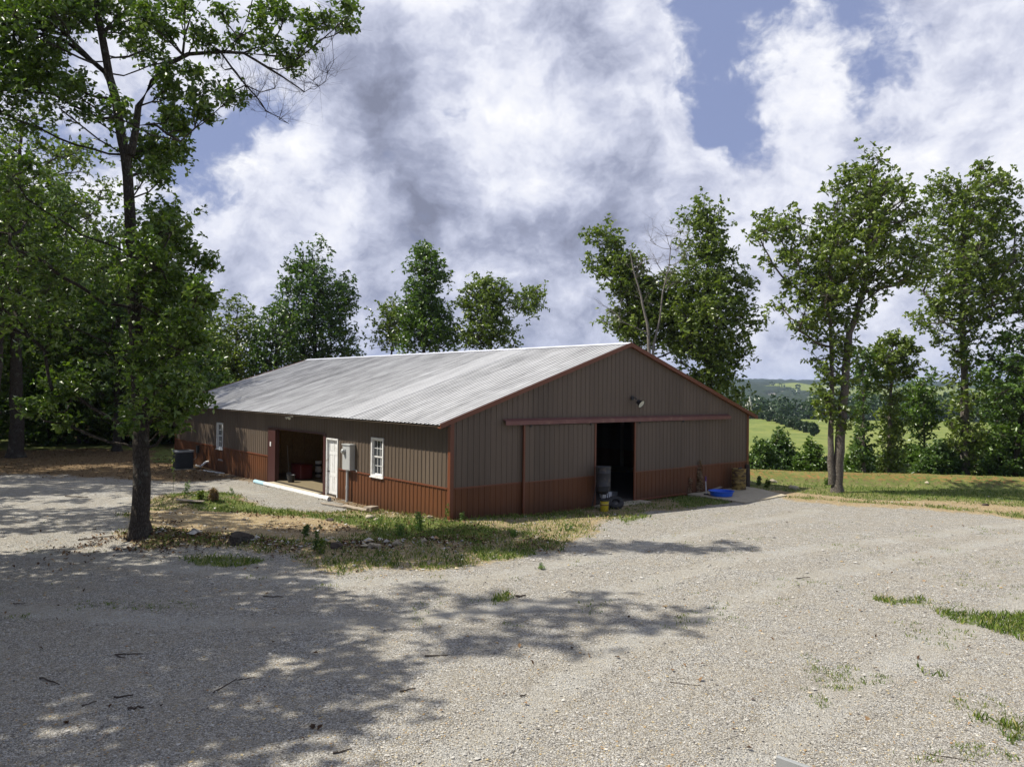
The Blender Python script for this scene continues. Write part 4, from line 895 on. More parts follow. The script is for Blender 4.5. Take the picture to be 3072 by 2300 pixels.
sil_tree('oak_tree', 'twin-trunked oak in the grass right of the barn, nearest of the right hand trees', (2505, 1460), 32.9,
  [([(1860, 332), (1890, 322), (1940, 348), (1970, 400), (1990, 430), (2005, 470), (1995, 500), (2015, 560), (2005, 620), (1960, 642), (1930, 620), (1900, 650), (1870, 700), (1862, 745), (1820, 765), (1770, 755), (1700, 742), (1685, 690), (1650, 675), (1672, 640), (1680, 600), (1648, 592), (1648, 550), (1598, 505), (1618, 468), (1700, 448), (1740, 470), (1780, 450), (1788, 400), (1820, 360)], .85),
   ([(1735, 890), (1755, 850), (1800, 815), (1825, 850), (1790, 900)], .04), ([(1755, 760), (1840, 760), (1835, 920), (1770, 940)], .11)], .68, 175, .225, 11, M['oak'], M['bark2'],
  trunk=[([(1808, 1050), (1815, 950), (1822, 870), (1828, 790), (1835, 720), (1855, 660), (1872, 600), (1878, 520), (1880, 450), (1880, 380)], .23, .04), ([(1797, 1046), (1794, 950), (1797, 850), (1795, 700), (1790, 600), (1795, 500)], .15, .03)], seed=41, group=GR)
sil_tree('oak_tree', 'tallest oak at the far right with a long straight trunk clothed in leaves', (2895, 1430), 42.5,
  [([(2008, 372), (2040, 348), (2062, 392), (2100, 358), (2140, 334), (2172, 348), (2198, 400), (2204, 470), (2215, 500), (2262, 560), (2285, 640), (2260, 720), (2212, 705), (2160, 705), (2130, 745), (2060, 765), (1985, 735), (1952, 690), (1985, 640), (1958, 560), (1942, 500), (1990, 450), (2000, 410)], .78), ([(2045, 740), (2120, 740), (2130, 1030), (2035, 1030)], .22)], .85, 190, .26, 11, M['oak'], M['bark2'],
  trunk=[([(2085, 1040), (2083, 900), (2083, 800), (2078, 700), (2082, 600), (2080, 480), (2090, 400)], .26, .04)], seed=42, group=GR)
sil_tree('oak_tree', 'slim tree with an open top and leaf-covered stem, between the twin-trunked and the tallest oak', (2674, 1430), 40.5,
  [([(1872, 745), (1925, 715), (1975, 733), (1990, 790), (1978, 825), (1940, 832), (1930, 850), (1888, 842), (1866, 790)], .6), ([(1897, 850), (1950, 850), (1955, 1030), (1893, 1030)], .4)], .5, 74, .22, 10, M['oak'], M['bark2'], trunk=[([(1922, 1036), (1922, 900), (1926, 820), (1928, 740)], .13, .03)], seed=43, group=GR)
sil_tree('oak_tree', 'narrow leaf-wrapped stem close behind the twin-trunked oak', (2590, 1430), 39.5, [([(1838, 760), (1890, 760), (1895, 840), (1882, 900), (1890, 1030), (1842, 1030), (1848, 900)], 1)], .45, 46, .2, 10, M['deep'], M['bark2'], .11, seed=44, group=GR)
sil_tree('hickory_tree', 'pale green sapling tree left of the tallest oak trunk', (2775, 1430), 46, [([(1950, 830), (2008, 795), (2036, 860), (2026, 930), (1985, 968), (1945, 920)], .75), ([(1965, 960), (2010, 960), (2015, 1030), (1960, 1030)], .25)], .6, 44, .25, 10, M['light'], M['bark2'], .1, seed=45, group=GR)
sil_tree('hickory_tree', 'broad bright green tree filling the right picture edge under the tallest oak', (3040, 1430), 41, [([(2105, 780), (2150, 700), (2212, 670), (2320, 660), (2350, 900), (2340, 1040), (2180, 1040), (2150, 900), (2100, 850)], 1)], .95, 105, .26, 10, M['light'], M['bark'], .18, seed=46, group=GR)
sil_tree('hickory_tree', 'dark leafy tree behind the bright one at the right picture edge', (2960, 1430), 47, [([(2100, 800), (2160, 760), (2260, 740), (2290, 1040), (2090, 1040)], 1)], 1.0, 70, .28, 10, M['deep'], M['bark'], .18, seed=47, group=GR)
GS = 'bushes along the edge of the slope'
SH = [(1645, 955, 40, 'low bush touching the right barn corner', 'deep'), (1682, 932, 34, 'pointed dark bush at the slope edge, tallest beside the barn', 'deep'), (1722, 985, 30, 'low dull bush between the two pointed bushes', 'oak'), (1750, 950, 30, 'pointed lighter bush left of the twin-trunked oak', 'light'), (1785, 985, 34, 'low bush hidden at the foot of the twin-trunked oak', 'deep'),
      (1850, 960, 34, 'bush just right of the twin-trunked oak', 'light'), (1905, 985, 36, 'bush at the foot of the slim open-topped tree', 'deep'), (1965, 965, 40, 'rounded bush right of the slim open-topped tree', 'light'), (2030, 955, 46, 'bush left of the tallest oak trunk base', 'deep'), (2125, 940, 50, 'bush right of the tallest oak trunk base', 'light'), (2185, 955, 50, 'dark bush near the right picture edge', 'deep')]
for i, (cx, ty, hw, lb, lm) in enumerate(SH):
    D = 41.5 + (i * 7 % 5) * 1.2; by = 1050; hw *= 1.25; ty -= 4
    P = [(cx - hw, by), (cx - hw * 1.0, ty + 50), (cx - hw * .45, ty + 28), (cx - 6, ty), (cx + 8, ty + 2), (cx + hw * .5, ty + 30), (cx + hw, ty + 55), (cx + hw, by)]
    sil_tree('shrub', lb, (cx * K, 1420), D, [(P, 1)], .45, 60, .19, 10, M[lm], M['bark'], .06, seed=60 + i, group=GS, cat='bush', nspray=12)
for i, (x0, t0, w0) in enumerate(((1700, 900, 50), (1870, 905, 60), (1990, 890, 70), (2150, 860, 80))):
    sil_tree('shrub', ['dark bush lower down the slope beside the barn corner', 'dark bush lower down the slope behind the twin-trunked oak', 'dark bush lower down the slope behind the pale sapling', 'dark bush lower down the slope behind the right picture edge'][i], (x0 * K, 1420), 53 + i, [([(x0 - w0, 1060), (x0 - w0, t0 + 95), (x0 - 10, t0 + 70), (x0 + w0, t0 + 95), (x0 + w0, 1060)], 1)], .7, 34, .26, 10, M['deep'], M['bark'], .08, seed=80 + i, group=GS, cat='bush')
# --- left forest
GL = 'trees of the woodland on the left'
b2 = hit(48, 1372); b3 = hit(247, 1328)
def forest(label, b, h, tr, seed, lm, bm='bark', rad=(4.2, 4, 6.5), n=46, lean=0., L=.34, cz=None, r=1.35, dens=10, name='oak_tree'):
    std_tree(name, label, (b[0], b[1], gz(b[0], b[1])), h, cz or h * .54, rad, r, n, L, dens, M[lm], M[bm], tr, seed, GL, lean)
forest('thick pale-barked tree at the left picture edge', b2, 21, .44, 101, 'oak', 'bark', rad=(5.5, 4.5, 7.5), n=95, cz=13.5, L=.25, dens=11, r=1.2)
forest('leaning grey trunk in the woods left of the foreground tree', b3, 20, .34, 102, 'oak', 'bark2', rad=(5, 4.5, 7), n=60, lean=-1.8, L=.30)
FT = [(-36, 49, 20, 'oak'), (-26, 50, 15, 'deep'), (-29, 56, 14, 'oak'), (-37, 60, 20, 'light'), (-33, 63, 14, 'deep'), (-41, 56, 21, 'oak'), (-29, 62, 10, 'deep'), (-35, 70, 15, 'oak'), (-46, 68, 24, 'deep'), (-43, 74, 21, 'oak'), (-39.5, 78, 16, 'deep'), (-50, 62, 22, 'oak'), (-33, 45, 16, 'light'), (-36, 85, 12, 'oak'), (-33, 80, 11, 'deep'), (-38, 38, 19, 'oak'), (-36, 43.5, 18, 'deep'), (-43, 46, 20, 'oak')]
wh = ['left of the leaning trunk, front row', 'right of the leaning trunk, slender', 'just above the far barn corner', 'pale crown behind the leaning trunk', 'dark crown behind the foreground trunk', 'behind the thick pale tree', 'low dark crown at the far barn corner', 'behind the far barn corner, second row', 'deep in the woods at the left edge', 'deep in the woods behind the pale crown', 'deep in the woods behind the foreground trunk', 'at the left edge, second row', 'light green, right beside the thick pale tree', 'low, farthest back of the woods', 'low and dark at the back of the woods, above the barn eave', 'out at the left edge beside the drive', 'out at the left edge behind the drive', 'out at the left edge, farthest from the drive']
for i, (x, y, h, lm) in enumerate(FT): forest('woodland tree ' + wh[i], (x, y), h, .2 + .08 * (i % 3), 110 + i, lm, rad=(4.3, 3.8, h * .44), n=72, L=.40 if y > 60 else .34, r=1.5)
for i, (x, y) in enumerate(((-38, 53), (-33, 54), (-28.5, 56), (-25, 57), (-21.5, 55), (-23.5, 62), (-44, 60), (-34, 68), (-29, 68), (-40, 66), (-35.5, 57), (-30.5, 59), (-26.5, 61), (-41, 50))):
    rg_ = np.random.default_rng(200 + i); b = Vector((x, y, gz(x, y))); rd = (3.1, 1.8, 2.8)
    make_tree('shrub', 'undergrowth bush ' + ['left of the leaning trunk', 'against the leaning trunk', 'right of the leaning trunk', 'behind the foreground trunk', 'left of the far barn corner', 'at the far barn corner', 'at the left picture edge', 'deep in the woods behind the leaning trunk', 'deep in the woods near the barn', 'deep in the woods behind the thick pale tree', 'between the thick pale tree and the leaning trunk', 'just right of the leaning trunk, second row', 'between leaning trunk and barn, second row', 'just behind the thick pale tree'][i], 'bush', b,
              [[(b, .05), (b + Vector((0, 0, 2)), .02)]], blob_clumps(rg_, (x, y, b.z + 2.4), rd, 1.0, 44), .30, 10, M[('deep', 'light', 'oak')[i % 3]], M['bark'], 'undergrowth of the left woodland', seed=200 + i, nspray=12)
# trees that stand left of the camera; their limbs shade the gravel
OFF = [((-14.6, 10.5), 15, (4.3, 4.2, 4.8), 105, 10.3), ((-17.2, 15.2), 16, (4.2, 3.2, 4.8), 80, 10.5), ((-12.5, 5.5), 14, (3.7, 3.2, 4.2), 56, 9.6), ((-21, 23.5), 17, (3.6, 3.2, 5), 34, 11), ((-27, 30), 18, (4.4, 3.8, 5.5), 36, 11), ((-25, 36.5), 16, (3.4, 3.0, 4.5), 26, 10.5), ((-16, 12.6), 20, (4.0, 3.0, 2.2), 11, 17.2), ((-32, 34), 19, (4.5, 4, 5.5), 40, 12), ((-19, 10), 16, (4.2, 4.5, 4), 55, 11.5), ((-15, 1), 15, (4, 4, 4), 50, 10), ((-28, 37), 17, (5.0, 3.8, 5), 75, 11.5), ((-14.6, 13.4), 16, (2.9, 2.6, 4), 26, 12)]
for i, (b, h, rad, n, cz) in enumerate(OFF):
    std_tree('hickory_tree', 'tree standing ' + ['nearest the drive, left of the camera', 'beside the drive, left of the picture', 'closest to the camera on the left', 'left of the drive bend', 'left of the thick pale-barked tree', 'behind the drive bend', 'tall and thin behind the foreground shade', 'far up the drive on the left', 'second row left of the camera', 'behind the camera on the left', 'just left of the thick pale trunk, nearer the drive', 'between the drive and the picture edge, slender'][i], (b[0], b[1], gz(*b)), h, cz, rad, 1.15, n, .27, 11, M['leaf'], M['bark'], .24 if i != 6 else .10, 300 + i, 'trees beside the drive on the left', 2.5 if i in (6, 10) else 0)
# --- far bushes and woods
HEDGE = [(2309, 1263, 36, 36), (2345, 1273, 30, 30), (2383, 1288, 42, 40), (2418, 1297, 26, 34), (2441, 1308, 30, 42), (2362, 1281, 24, 26), (2330, 1268, 24, 28), (2400, 1292, 24, 30), (2290, 1258, 24, 26)]
for i, (px, py, w_, h_) in enumerate(HEDGE):
    p = hit(px, py); s = p.y / F; rg_ = np.random.default_rng(400 + i); c = (p.x, p.y, p.z + h_ * s * .5)
    make_tree('field_bush', 'rounded bush in the pasture hedge row, ' + ['far end by the barn roof', 'third from the barn roof', 'broadest of the row', 'second from the near end', 'nearest end of the row', 'just left of the broadest', 'second from the barn roof', 'just right of the broadest', 'half hidden behind the barn eave'][i], 'bush', p, [[(p, .2), (p + Vector((0, 0, h_ * s * .7)), .05)]], blob_clumps(rg_, c, (w_ * s * .42, w_ * s * .42, h_ * s * .42), w_ * s * .2, 34, .35), .42, 12, M['cedar'], M['bark'], 'bushes of the hedge row in the pasture', seed=400 + i, nspray=12, rtip=.03)
rg_ = np.random.default_rng(500); cs, vs, Ls = [], [], []
def far_crown(x, y, w, h, nq, q):
    z = gz(x, y); v = rg_.normal(size=(nq, 3)); v /= np.linalg.norm(v, axis=1)[:, None]; v *= rg_.uniform(.75, 1.05, (nq, 1)); v[:, 2] = np.maximum(v[:, 2], -.6)
    cs.append(np.array([x, y, z + h * .55]) + v * [w / 2, w / 2, h * .47]); vs.append(np.clip(rg_.random() * .5 + rg_.random(nq) * .4, 0, 1)); Ls.append(np.full((nq, 1), q))
for i in range(620):
    y = rg_.uniform(338, 640) if i < 400 else rg_.uniform(640, 950); a = rg_.uniform(.24, .72); x = a * y
    wv_ = rg_.uniform(9, 15); far_crown(x, y, wv_, rg_.uniform(9, 14), 150 if y < 520 else 80, 1.7 if y < 520 else 2.4)
for i in range(90):
    y = rg_.uniform(1000, 1900); x = rg_.uniform(.26, .66) * y; far_crown(x, y, rg_.uniform(12, 22), rg_.uniform(9, 14), 50, 3.6)

for i in range(150): x = rg_.uniform(-95, -24); y = rg_.uniform(88, 135); far_crown(min(x, -.47 * y), y, rg_.uniform(7, 11), rg_.uniform(11, 19) if x < -.6 * y else rg_.uniform(6, 10), 260, 1.0)
def far_mesh():
    Cn = np.concatenate(cs); L_ = np.concatenate(Ls); V1, T1, a1 = leaf_mesh(rg_, Cn, 1., np.concatenate(vs), .6, .8)
    V1 = (V1.reshape(-1, 4, 3) - Cn[:, None]) * L_[:, None] + Cn[:, None]
    tag(npmesh('far_woods', V1.reshape(-1, 3), [T1], M['cedar'], attr=a1), 'dark woods filling the valley beyond the pasture', 'woods', kind='stuff')
far_mesh()

# ------------------------------------------------------------------ things around the barn
def bt(X, Y, z=None):
    x, y = B(X, Y); return Vector((x, y, gz(x, y) if z is None else z))
FLOOR = -.06; PAD = -.13
# condenser unit
p = hit(549, 1406); p.z -= .02
ac = empty('air_conditioner', p, 'dark round-cornered air conditioner condenser on a thin pad at the far side wall', 'air conditioner', rz=BA)
def rsq(h, c, n=6):
    return [(sx * (h - c) + c * math.cos(a), sy * (h - c) + c * math.sin(a)) for sx, sy, a0 in ((1, 1, 0), (-1, 1, 90), (-1, -1, 180), (1, -1, 270)) for a in [math.radians(a0 + 90 * k / (n - 1)) for k in range(n)]]
def prism(mb, pts, z0, z1, sc=1.):
    n = len(pts); mb.add([(x, y, z0) for x, y in pts] + [(x * sc, y * sc, z1) for x, y in pts], [tuple(range(n))[::-1], tuple(range(n, 2 * n))] + [(i, (i + 1) % n, n + (i + 1) % n, n + i) for i in range(n)])
mb = MB(); prism(mb, rsq(.42, .16), .07, .90)
for q in rsq(.425, .16, 14): mb.box((q[0] - .006, q[1] - .006, .12), (q[0] + .006, q[1] + .006, .86))
mb.build('body', M['hvac'], ac, bevel=.004)
for k in range(9): pass
mb = MB()
for k in range(11): prism(mb, rsq(.432, .165), .15 + k * .065, .158 + k * .065)
mb.build('louvre', M['hvac'], ac)
mb = MB(); prism(mb, rsq(.46, .18), .901, .985); mb.build('top_cover', M['greymetal'], ac, bevel=.012)
mb = MB(); mb.lathe([(.30, .987), (.30, 1.0), (.03, 1.015), (.002, 1.016)], 28); mb.build('fan_grille', M['dark'], ac, smooth=True)
mb = MB(); prism(mb, rsq(.50, .05), -.12, .06); mb.build('pad', M['concrete'], ac)
# dark grey feeder drum on legs by the door
p = bt(6.35, -.52); gp = Vector((p.x, p.y, p.z))
fd = empty('feeder_drum', gp, 'dark grey metal drum standing on thin legs beside the open gable doorway', 'drum', rz=BA)
zb = .62 ; mb = MB(); r = .26
mb.lathe([(.10, zb - .12), (r * .96, zb), (r, zb + .02), (r, zb + .17), (r + .012, zb + .185), (r, zb + .2), (r, zb + .62), (r + .012, zb + .635), (r, zb + .65), (r, zb + .80), (r + .014, zb + .81), (r + .014, zb + .83), (r, zb + .835)], 36); mb.build('body', M['drumgrey'], fd, smooth=True)
mb = MB(); mb.lathe([(r + .016, zb + .836), (r + .016, zb + .865), (r - .02, zb + .872), (.01, zb + .875)], 36); mb.build('lid', M['drumgrey'], fd, smooth=True)
for a in (20, 140, 260):
    c_, s_ = math.cos(math.radians(a)), math.sin(math.radians(a)); mb = MB(); mb.tube([(c_ * r * .98, s_ * r * .98, zb + .16), (c_ * (r + .02), s_ * (r + .02), zb - .02), (c_ * (r + .15), s_ * (r + .15), -.03)], .017, 8); mb.build('leg', M['drumgrey'], fd)
mb = MB(); mb.box((-.07, -.06, zb - .26), (.07, .06, zb - .121)); mb.build('spreader', M['greymetal'], fd, bevel=.01)
# bucket, tyre, block
p = hit(1813, 1533); bk = empty('bucket', p, 'yellow bucket with a black rim standing in front of the drum', 'bucket')
mb = MB(); mb.lathe([(.128, 0), (.135, .01), (.152, .34), (.158, .345), (.158, .36), (.15, .362), (.14, .355), (.12, .05)], 30); mb.build('body', M['yellow'], bk, smooth=True)
mb = MB(); mb.lathe([(.16, .36), (.172, .365), (.172, .405), (.163, .41), (.15, .405), (.145, .37)], 30); mb.build('rim', M['black'], bk, smooth=True)
mb = MB(); mb.lathe([(.1463, .21), (.1475, .21), (.1495, .245), (.1483, .245)], 30); mb.build('label', M['label'], bk, smooth=True)
mb = MB(); mb.tube([(.165 * math.cos(a), -.03 - .165 * abs(math.sin(a)), .37 - .10 * math.sin(a)) for a in np.linspace(0, math.pi, 12)], .004, 6); mb.build('handle', M['greymetal'], bk)
p = hit(1846, 1524); ty = empty('tyre', p + Vector((0, 0, .0)), 'old black tyre leaning low behind the yellow bucket', 'tyre')
def ring(R_, r_, c, Mx, n=32, m_=14, sq=1.):
    mb = MB(); V = []
    for i in range(n):
        a = 2 * math.pi * i / n
        for j in range(m_):
            b_ = 2 * math.pi * j / m_; rr_ = R_ + r_ * sq * math.copysign(abs(math.cos(b_)) ** .7, math.cos(b_)); z = r_ * math.copysign(abs(math.sin(b_)) ** .7, math.sin(b_)); V.append(tuple(Mx @ Vector((rr_ * math.cos(a), rr_ * math.sin(a), z)) + Vector(c)))
    mb.add(V, [(i * m_ + j, ((i + 1) % n) * m_ + j, ((i + 1) % n) * m_ + (j + 1) % m_, i * m_ + (j + 1) % m_) for i in range(n) for j in range(m_)]); return mb
Mx = Matrix.Rotation(.62, 3, 'X'); ring(.215, .09, (0, 0, .20), Mx).build('tread', M['rubber'], ty, smooth=True)
mb = MB(); mb.lathe([(.125, -.05), (.12, 0), (.04, .02), (.002, .02)], 24, (0, 0, .20), Mx); mb.build('rim', M['black'], ty, smooth=True)
p = bt(6.75, -.92); p.z -= .02; cb = empty('concrete_block', p, 'pale concrete block on the ground under the grey drum', 'block', rz=BA + .2)
MB().box((-.14, -.095, 0), (.14, .095, .19)).build('block', M['concrete'], cb, bevel=.012)
# blue pool on the pad with brush, board, rusty drum, post
px_, py_ = B(12.55, -1.25); pl = empty('wading_pool', (px_, py_, PAD), 'small round blue plastic wading pool on the concrete pad', 'pool')
mb = MB(); mb.lathe([(.40, 0), (.42, .01), (.47, .17), (.505, .18), (.515, .205), (.49, .21), (.45, .19), (.41, .03), (.02, .022)], 44); mb.build('shell', M['blue'], pl, smooth=True)
x, y = B(12.28, -.72); br = empty('brush', (x, y, PAD), 'white-handled brush with a purple grip standing behind the blue pool', 'brush')
mb = MB(); mb.tube([(0, 0, .02), (-.02, .03, .55)], .016, 8); mb.build('handle', M['white'], br)
mb = MB(); mb.tube([(-.02, .03, .551), (-.025, .035, .74)], .034, 10); mb.build('grip', M['purple'], br, smooth=True)
mb = MB(); mb.box((-.09, -.05, 0), (.09, .05, .05)); mb.build('bristles', M['dark'], br)
a_, b_ = hit(2100, 1484), hit(2163, 1475); d_ = b_ - a_; mb = MB(); ang = math.atan2(d_.y, d_.x)
def bar(name, a, b, w, h, m, label, cat, group=None, lift=0.):
    a = Vector(a); b = Vector(b); d = b - a; L_ = d.length; o = MB().box((0, -w / 2, 0), (L_, w / 2, h)).build(name, m, None, bevel=min(w, h) * .15)
    o.location = a + Vector((0, 0, lift)); o.rotation_euler = d.to_track_quat('X', 'Z').to_euler(); return tag(o, label, cat, group)
bar('board', (a_.x, a_.y, a_.z + .02), (b_.x, b_.y, PAD + .10), .14, .03, M['oldwood'], 'weathered board lying with one end up against the blue pool', 'board')
x, y = B(14.95, -.50); rd_ = empty('steel_drum', (x, y, PAD), 'rusty yellow-brown steel drum standing on the pad by the barn corner', 'drum')
r = .295; mb = MB(); mb.lathe([(r - .01, 0), (r + .008, .005), (r + .008, .02), (r, .025), (r, .28), (r + .014, .30), (r, .32), (r, .57), (r + .014, .59), (r, .61), (r, .86), (r + .01, .865), (r + .01, .885), (r - .012, .885), (r - .014, .87), (.01, .868)], 40); mb.build('body', M['rust'], rd_, smooth=True)
mb = MB(); mb.lathe([(.03, .87), (.03, .9), (.005, .902)], 12, (.1, .08, 0)); mb.tube([(-.05, -.1, .90), (.12, .0, .93)], .03, 8); mb.build('bung', M['dark'], rd_)
x, y = B(16.25, -.10); po = MB().tube([(0, 0, -.2), (.01, 0, .5), (.0, .01, 1.02)], [.12, .11, .10], 9).build('wooden_post', M['darkwood'], None); po.location = (x, y, -.2); tag(po, 'dark stubby wooden post standing against the right barn corner', 'post')
# pipes and timbers in front of the side wall
a_, b_ = hit(765, 1449), hit(988, 1503); d_ = (b_ - a_)
pv = empty('drain_pipe', a_ + Vector((0, 0, .08)), 'long white plastic pipe with a pale blue end lying in front of the side bay', 'pipe')
def hollow(mb, a, b, r, t=.008, n=20):
    a = Vector(a); b = Vector(b); d = b - a; Q = d.to_track_quat('Z', 'Y').to_matrix(); mb.lathe([(r, 0), (r, d.length), (r - t, d.length), (r - t, d.length - .4 if d.length > .4 else 0)], n, a, Q); return mb
hollow(MB(), d_ * .16, d_, .088).build('tube', M['pvc'], pv, smooth=True); hollow(MB(), (0, 0, 0), d_ * .1599, .09).build('blue_end', M['pvcblue'], pv, smooth=True)
mb = MB(); Q = d_.to_track_quat('Z', 'Y').to_matrix(); mb.lathe([(.096, 0), (.096, .2), (.09, .21)], 20, d_ * .955, Q); mb.build('collar', M['pvc'], pv, smooth=True)
def log(name, a, b, r0, r1, m, label, cat, group=None, seed=0, n=7):
    rg = np.random.default_rng(seed); a = Vector(a); b = Vector(b); P = [(a.lerp(b, k / 6) - a) + Vector(rg.normal(size=3) * r0 * .35) for k in range(7)]
    o = MB().tube(P, [r0 + (r1 - r0) * k / 6 for k in range(7)], n).build(name, m, None, smooth=True); o.location = a; return tag(o, label, cat, group)
a_, b_ = hit(963, 1513), hit(1040, 1525); log('pole', a_ + Vector((0, 0, .05)), b_ + Vector((0, 0, .05)), .03, .035, M['oldwood'], 'thin pale pole lying end to end with the thicker one by the meter box', 'pole', 'timbers by the side wall', 1)
a_, b_ = hit(1030, 1524), hit(1103, 1537); log('pole', a_ + Vector((0, 0, .07)), b_ + Vector((0, 0, .07)), .06, .065, M['oldwood'], 'thick weathered pole lying by the barn wall below the meter box', 'pole', 'timbers by the side wall', 2)
p = hit(1113, 1532); o = MB().box((-.24, -.16, 0), (.24, .16, .16)).build('wood_block', M['oldwood'], None, bevel=.015); o.location = p; o.rotation_euler = (0, .05, BA + .5); tag(o, 'flat-topped wooden block lying against the wall under the near window', 'block')
p = hit(570, 1507); o = MB().box((-.5, -.09, 0), (.5, .09, .03)).build('board', M['oldwood'], None, bevel=.004); o.location = p + Vector((0, 0, .06)); o.rotation_euler = (.05, .04, -.15); tag(o, 'short grey board lying on the weedy mound by the foreground tree', 'board')
a_, b_ = hit(610, 1412), hit(672, 1421); log('plastic_pipe', a_ + Vector((0, 0, .03)), b_ + Vector((0, 0, .03)), .03, .03, M['pvc'], 'thin white pipe lying along the wall near the air conditioner', 'pipe', None, 3)
a_, b_ = hit(590, 1400), hit(602, 1403); log('plastic_pipe', a_ + Vector((0, 0, .06)), b_ + Vector((0, 0, .06)), .05, .05, M['pvc'], 'short white pipe stub lying right beside the air conditioner', 'pipe', None, 4)
# stump
p = hit(722, 1622); rg = np.random.default_rng(8); st = empty('tree_stump', p, 'dark weathered tree stump at the gravel edge right of the foreground tree', 'stump')
n = 22; rad_ = [.27 + .05 * math.sin(3 * a + 1) + .03 * math.sin(7 * a) + rg.normal() * .012 for a in np.arange(n) * 2 * math.pi / n]; V = []
for z, k in ((-.1, 1.25), (.05, 1.08), (.14, .97), (.21, .95)): V += [(rad_[i] * k * math.cos(2 * math.pi * i / n), rad_[i] * k * .8 * math.sin(2 * math.pi * i / n), z - (.09 * (1 + math.sin(2 * math.pi * i / n + 2.5)) * .5 + rg.random() * .015 if z > .2 else 0)) for i in range(n)]
V.append((0, 0, .17)); mb = MB(); mb.add(V, [(k * n + i, k * n + (i + 1) % n, (k + 1) * n + (i + 1) % n, (k + 1) * n + i) for k in range(3) for i in range(n)] + [(3 * n + i, 3 * n + (i + 1) % n, 4 * n) for i in range(n)]); mb.build('stump', M['bark'], st)
# things seen through the doors
mb = MB().box((-.55, -.28, 0), (.55, .28, .72)); x, y = flat(905, 1436, FLOOR); tc = empty('tool_chest', (x, y, FLOOR), 'dark red tool chest at the back of the side bay', 'chest', rz=BA); MB().box((-.28, -.5, .04), (.28, .5, .62)).build('body', M['redtool'], tc, bevel=.02); MB().box((-.29, -.51, .622), (.29, .51, .68)).build('lid', M['redtool'], tc, bevel=.02)
for k in range(3): MB().box((-.295, -.46, .1 + k * .17), (-.281, .46, .24 + k * .17)).build('drawer', M['redtool'], tc, bevel=.004)
x, y = flat(955, 1430, FLOOR)
for k in range(2):
    bk_ = empty('bucket', (x, y, FLOOR + k * .37), ['white bucket on the bay floor under another one', 'white bucket stacked on top of another in the side bay'][k], 'bucket', 'stacked white buckets in the side bay'); MB().lathe([(.13, 0), (.15, .33), (.16, .335), (.16, .36), (.02, .362)], 24).build('body', M['white'], bk_, smooth=True); MB().lathe([(.1385, .13), (.1395, .13), (.1455, .23), (.1445, .23)], 24).build('band', M['dark'], bk_, smooth=True)
x, y = flat(866, 1434, FLOOR); sh = empty('shovel', (x, y, FLOOR), 'long-handled shovel leaning on the board wall inside the side bay', 'shovel', rz=BA); MB().tube([(0, 0, .25), (.05, .3, 1.45)], .018, 8).build('handle', M['oldwood'], sh); MB().box((-.12, -.02, 0), (.12, .0, .27)).build('blade', M['greymetal'], sh, bevel=.006)
x, y = flat(873, 1446, FLOOR); pt = empty('plant_pot', (x, y, FLOOR), 'dark plant pot standing inside the side bay by the shovel', 'pot'); MB().lathe([(.13, 0), (.17, .28), (.185, .28), (.185, .32), (.165, .32), (.14, .28), (.02, .27)], 24).build('shell', M['dark'], pt, smooth=True)
x, y = B(8.2, 2.0); tl = empty('garden_tiller', (x, y, FLOOR), 'small dark machine with a wheel just inside the gable doorway', 'tiller', rz=BA + .5)
MB().box((-.22, -.16, .32), (.24, .16, .62)).build('engine', M['dark'], tl, bevel=.04); MB().lathe([(.1, .62), (.11, .70), (.02, .72)], 20).build('air_filter', M['greymetal'], tl, smooth=True)
for s_ in (-1, 1):
    w_ = ring(.15, .05, (-.05, s_ * .23, .2), Matrix.Rotation(math.pi / 2, 3, 'X'), 26, 10).build('wheel', M['rubber'], tl, smooth=True); MB().lathe([(.1, -.015), (.1, .015), (.02, .03)], 20, (-.05, s_ * .23, .2), Matrix.Rotation(math.pi / 2, 3, 'X')).build('rim', M['greymetal'], w_, smooth=True)
    MB().tube([(-.1, s_ * .12, .4), (-.55, s_ * .2, .8), (-.85, s_ * .25, .92)], .014, 8).build('handlebar', M['greymetal'], tl)
MB().box((.2, -.2, .02), (.5, .2, .28)).build('tine_guard', M['redtool'], tl, bevel=.03)
for i, (X, Y, sx, sy, h, m_, lb) in enumerate(((8.05, .9, .2, .13, .2, 'white', 'pale plastic tub on the floor just inside the gable doorway'), (8.6, 1.1, .22, .16, .14, 'greymetal', 'low grey tray on the floor beside the pale tub'), (9.2, 3.0, .5, .35, .7, 'redtool', 'dark red crate standing inside the gable doorway on the right'), (7.2, 5.5, .7, .4, 1.3, 'darkwood', 'tall dark cabinet deep inside the gable doorway'))):
    x, y = B(X, Y); o = empty(('tub', 'tray', 'crate', 'cabinet')[i], (x, y, FLOOR), lb, ('tub', 'tray', 'crate', 'cabinet')[i], rz=BA + .3 * i); mb = MB(); t_ = .02
    mb.box((-sx, -sy, 0), (sx, sy, t_)); mb.box((-sx, -sy, t_), (-sx + t_, sy, h)); mb.box((sx - t_, -sy, t_), (sx, sy, h)); mb.box((-sx + t_, -sy, t_), (sx - t_, -sy + t_, h)); mb.box((-sx + t_, sy - t_, t_), (sx - t_, sy, h)); mb.build('shell', M[m_], o)
    MB().box((-sx - .012, -sy - .012, h * .82), (sx + .012, sy + .012, h * .9)).build('rim', M[m_], o, bevel=.006)
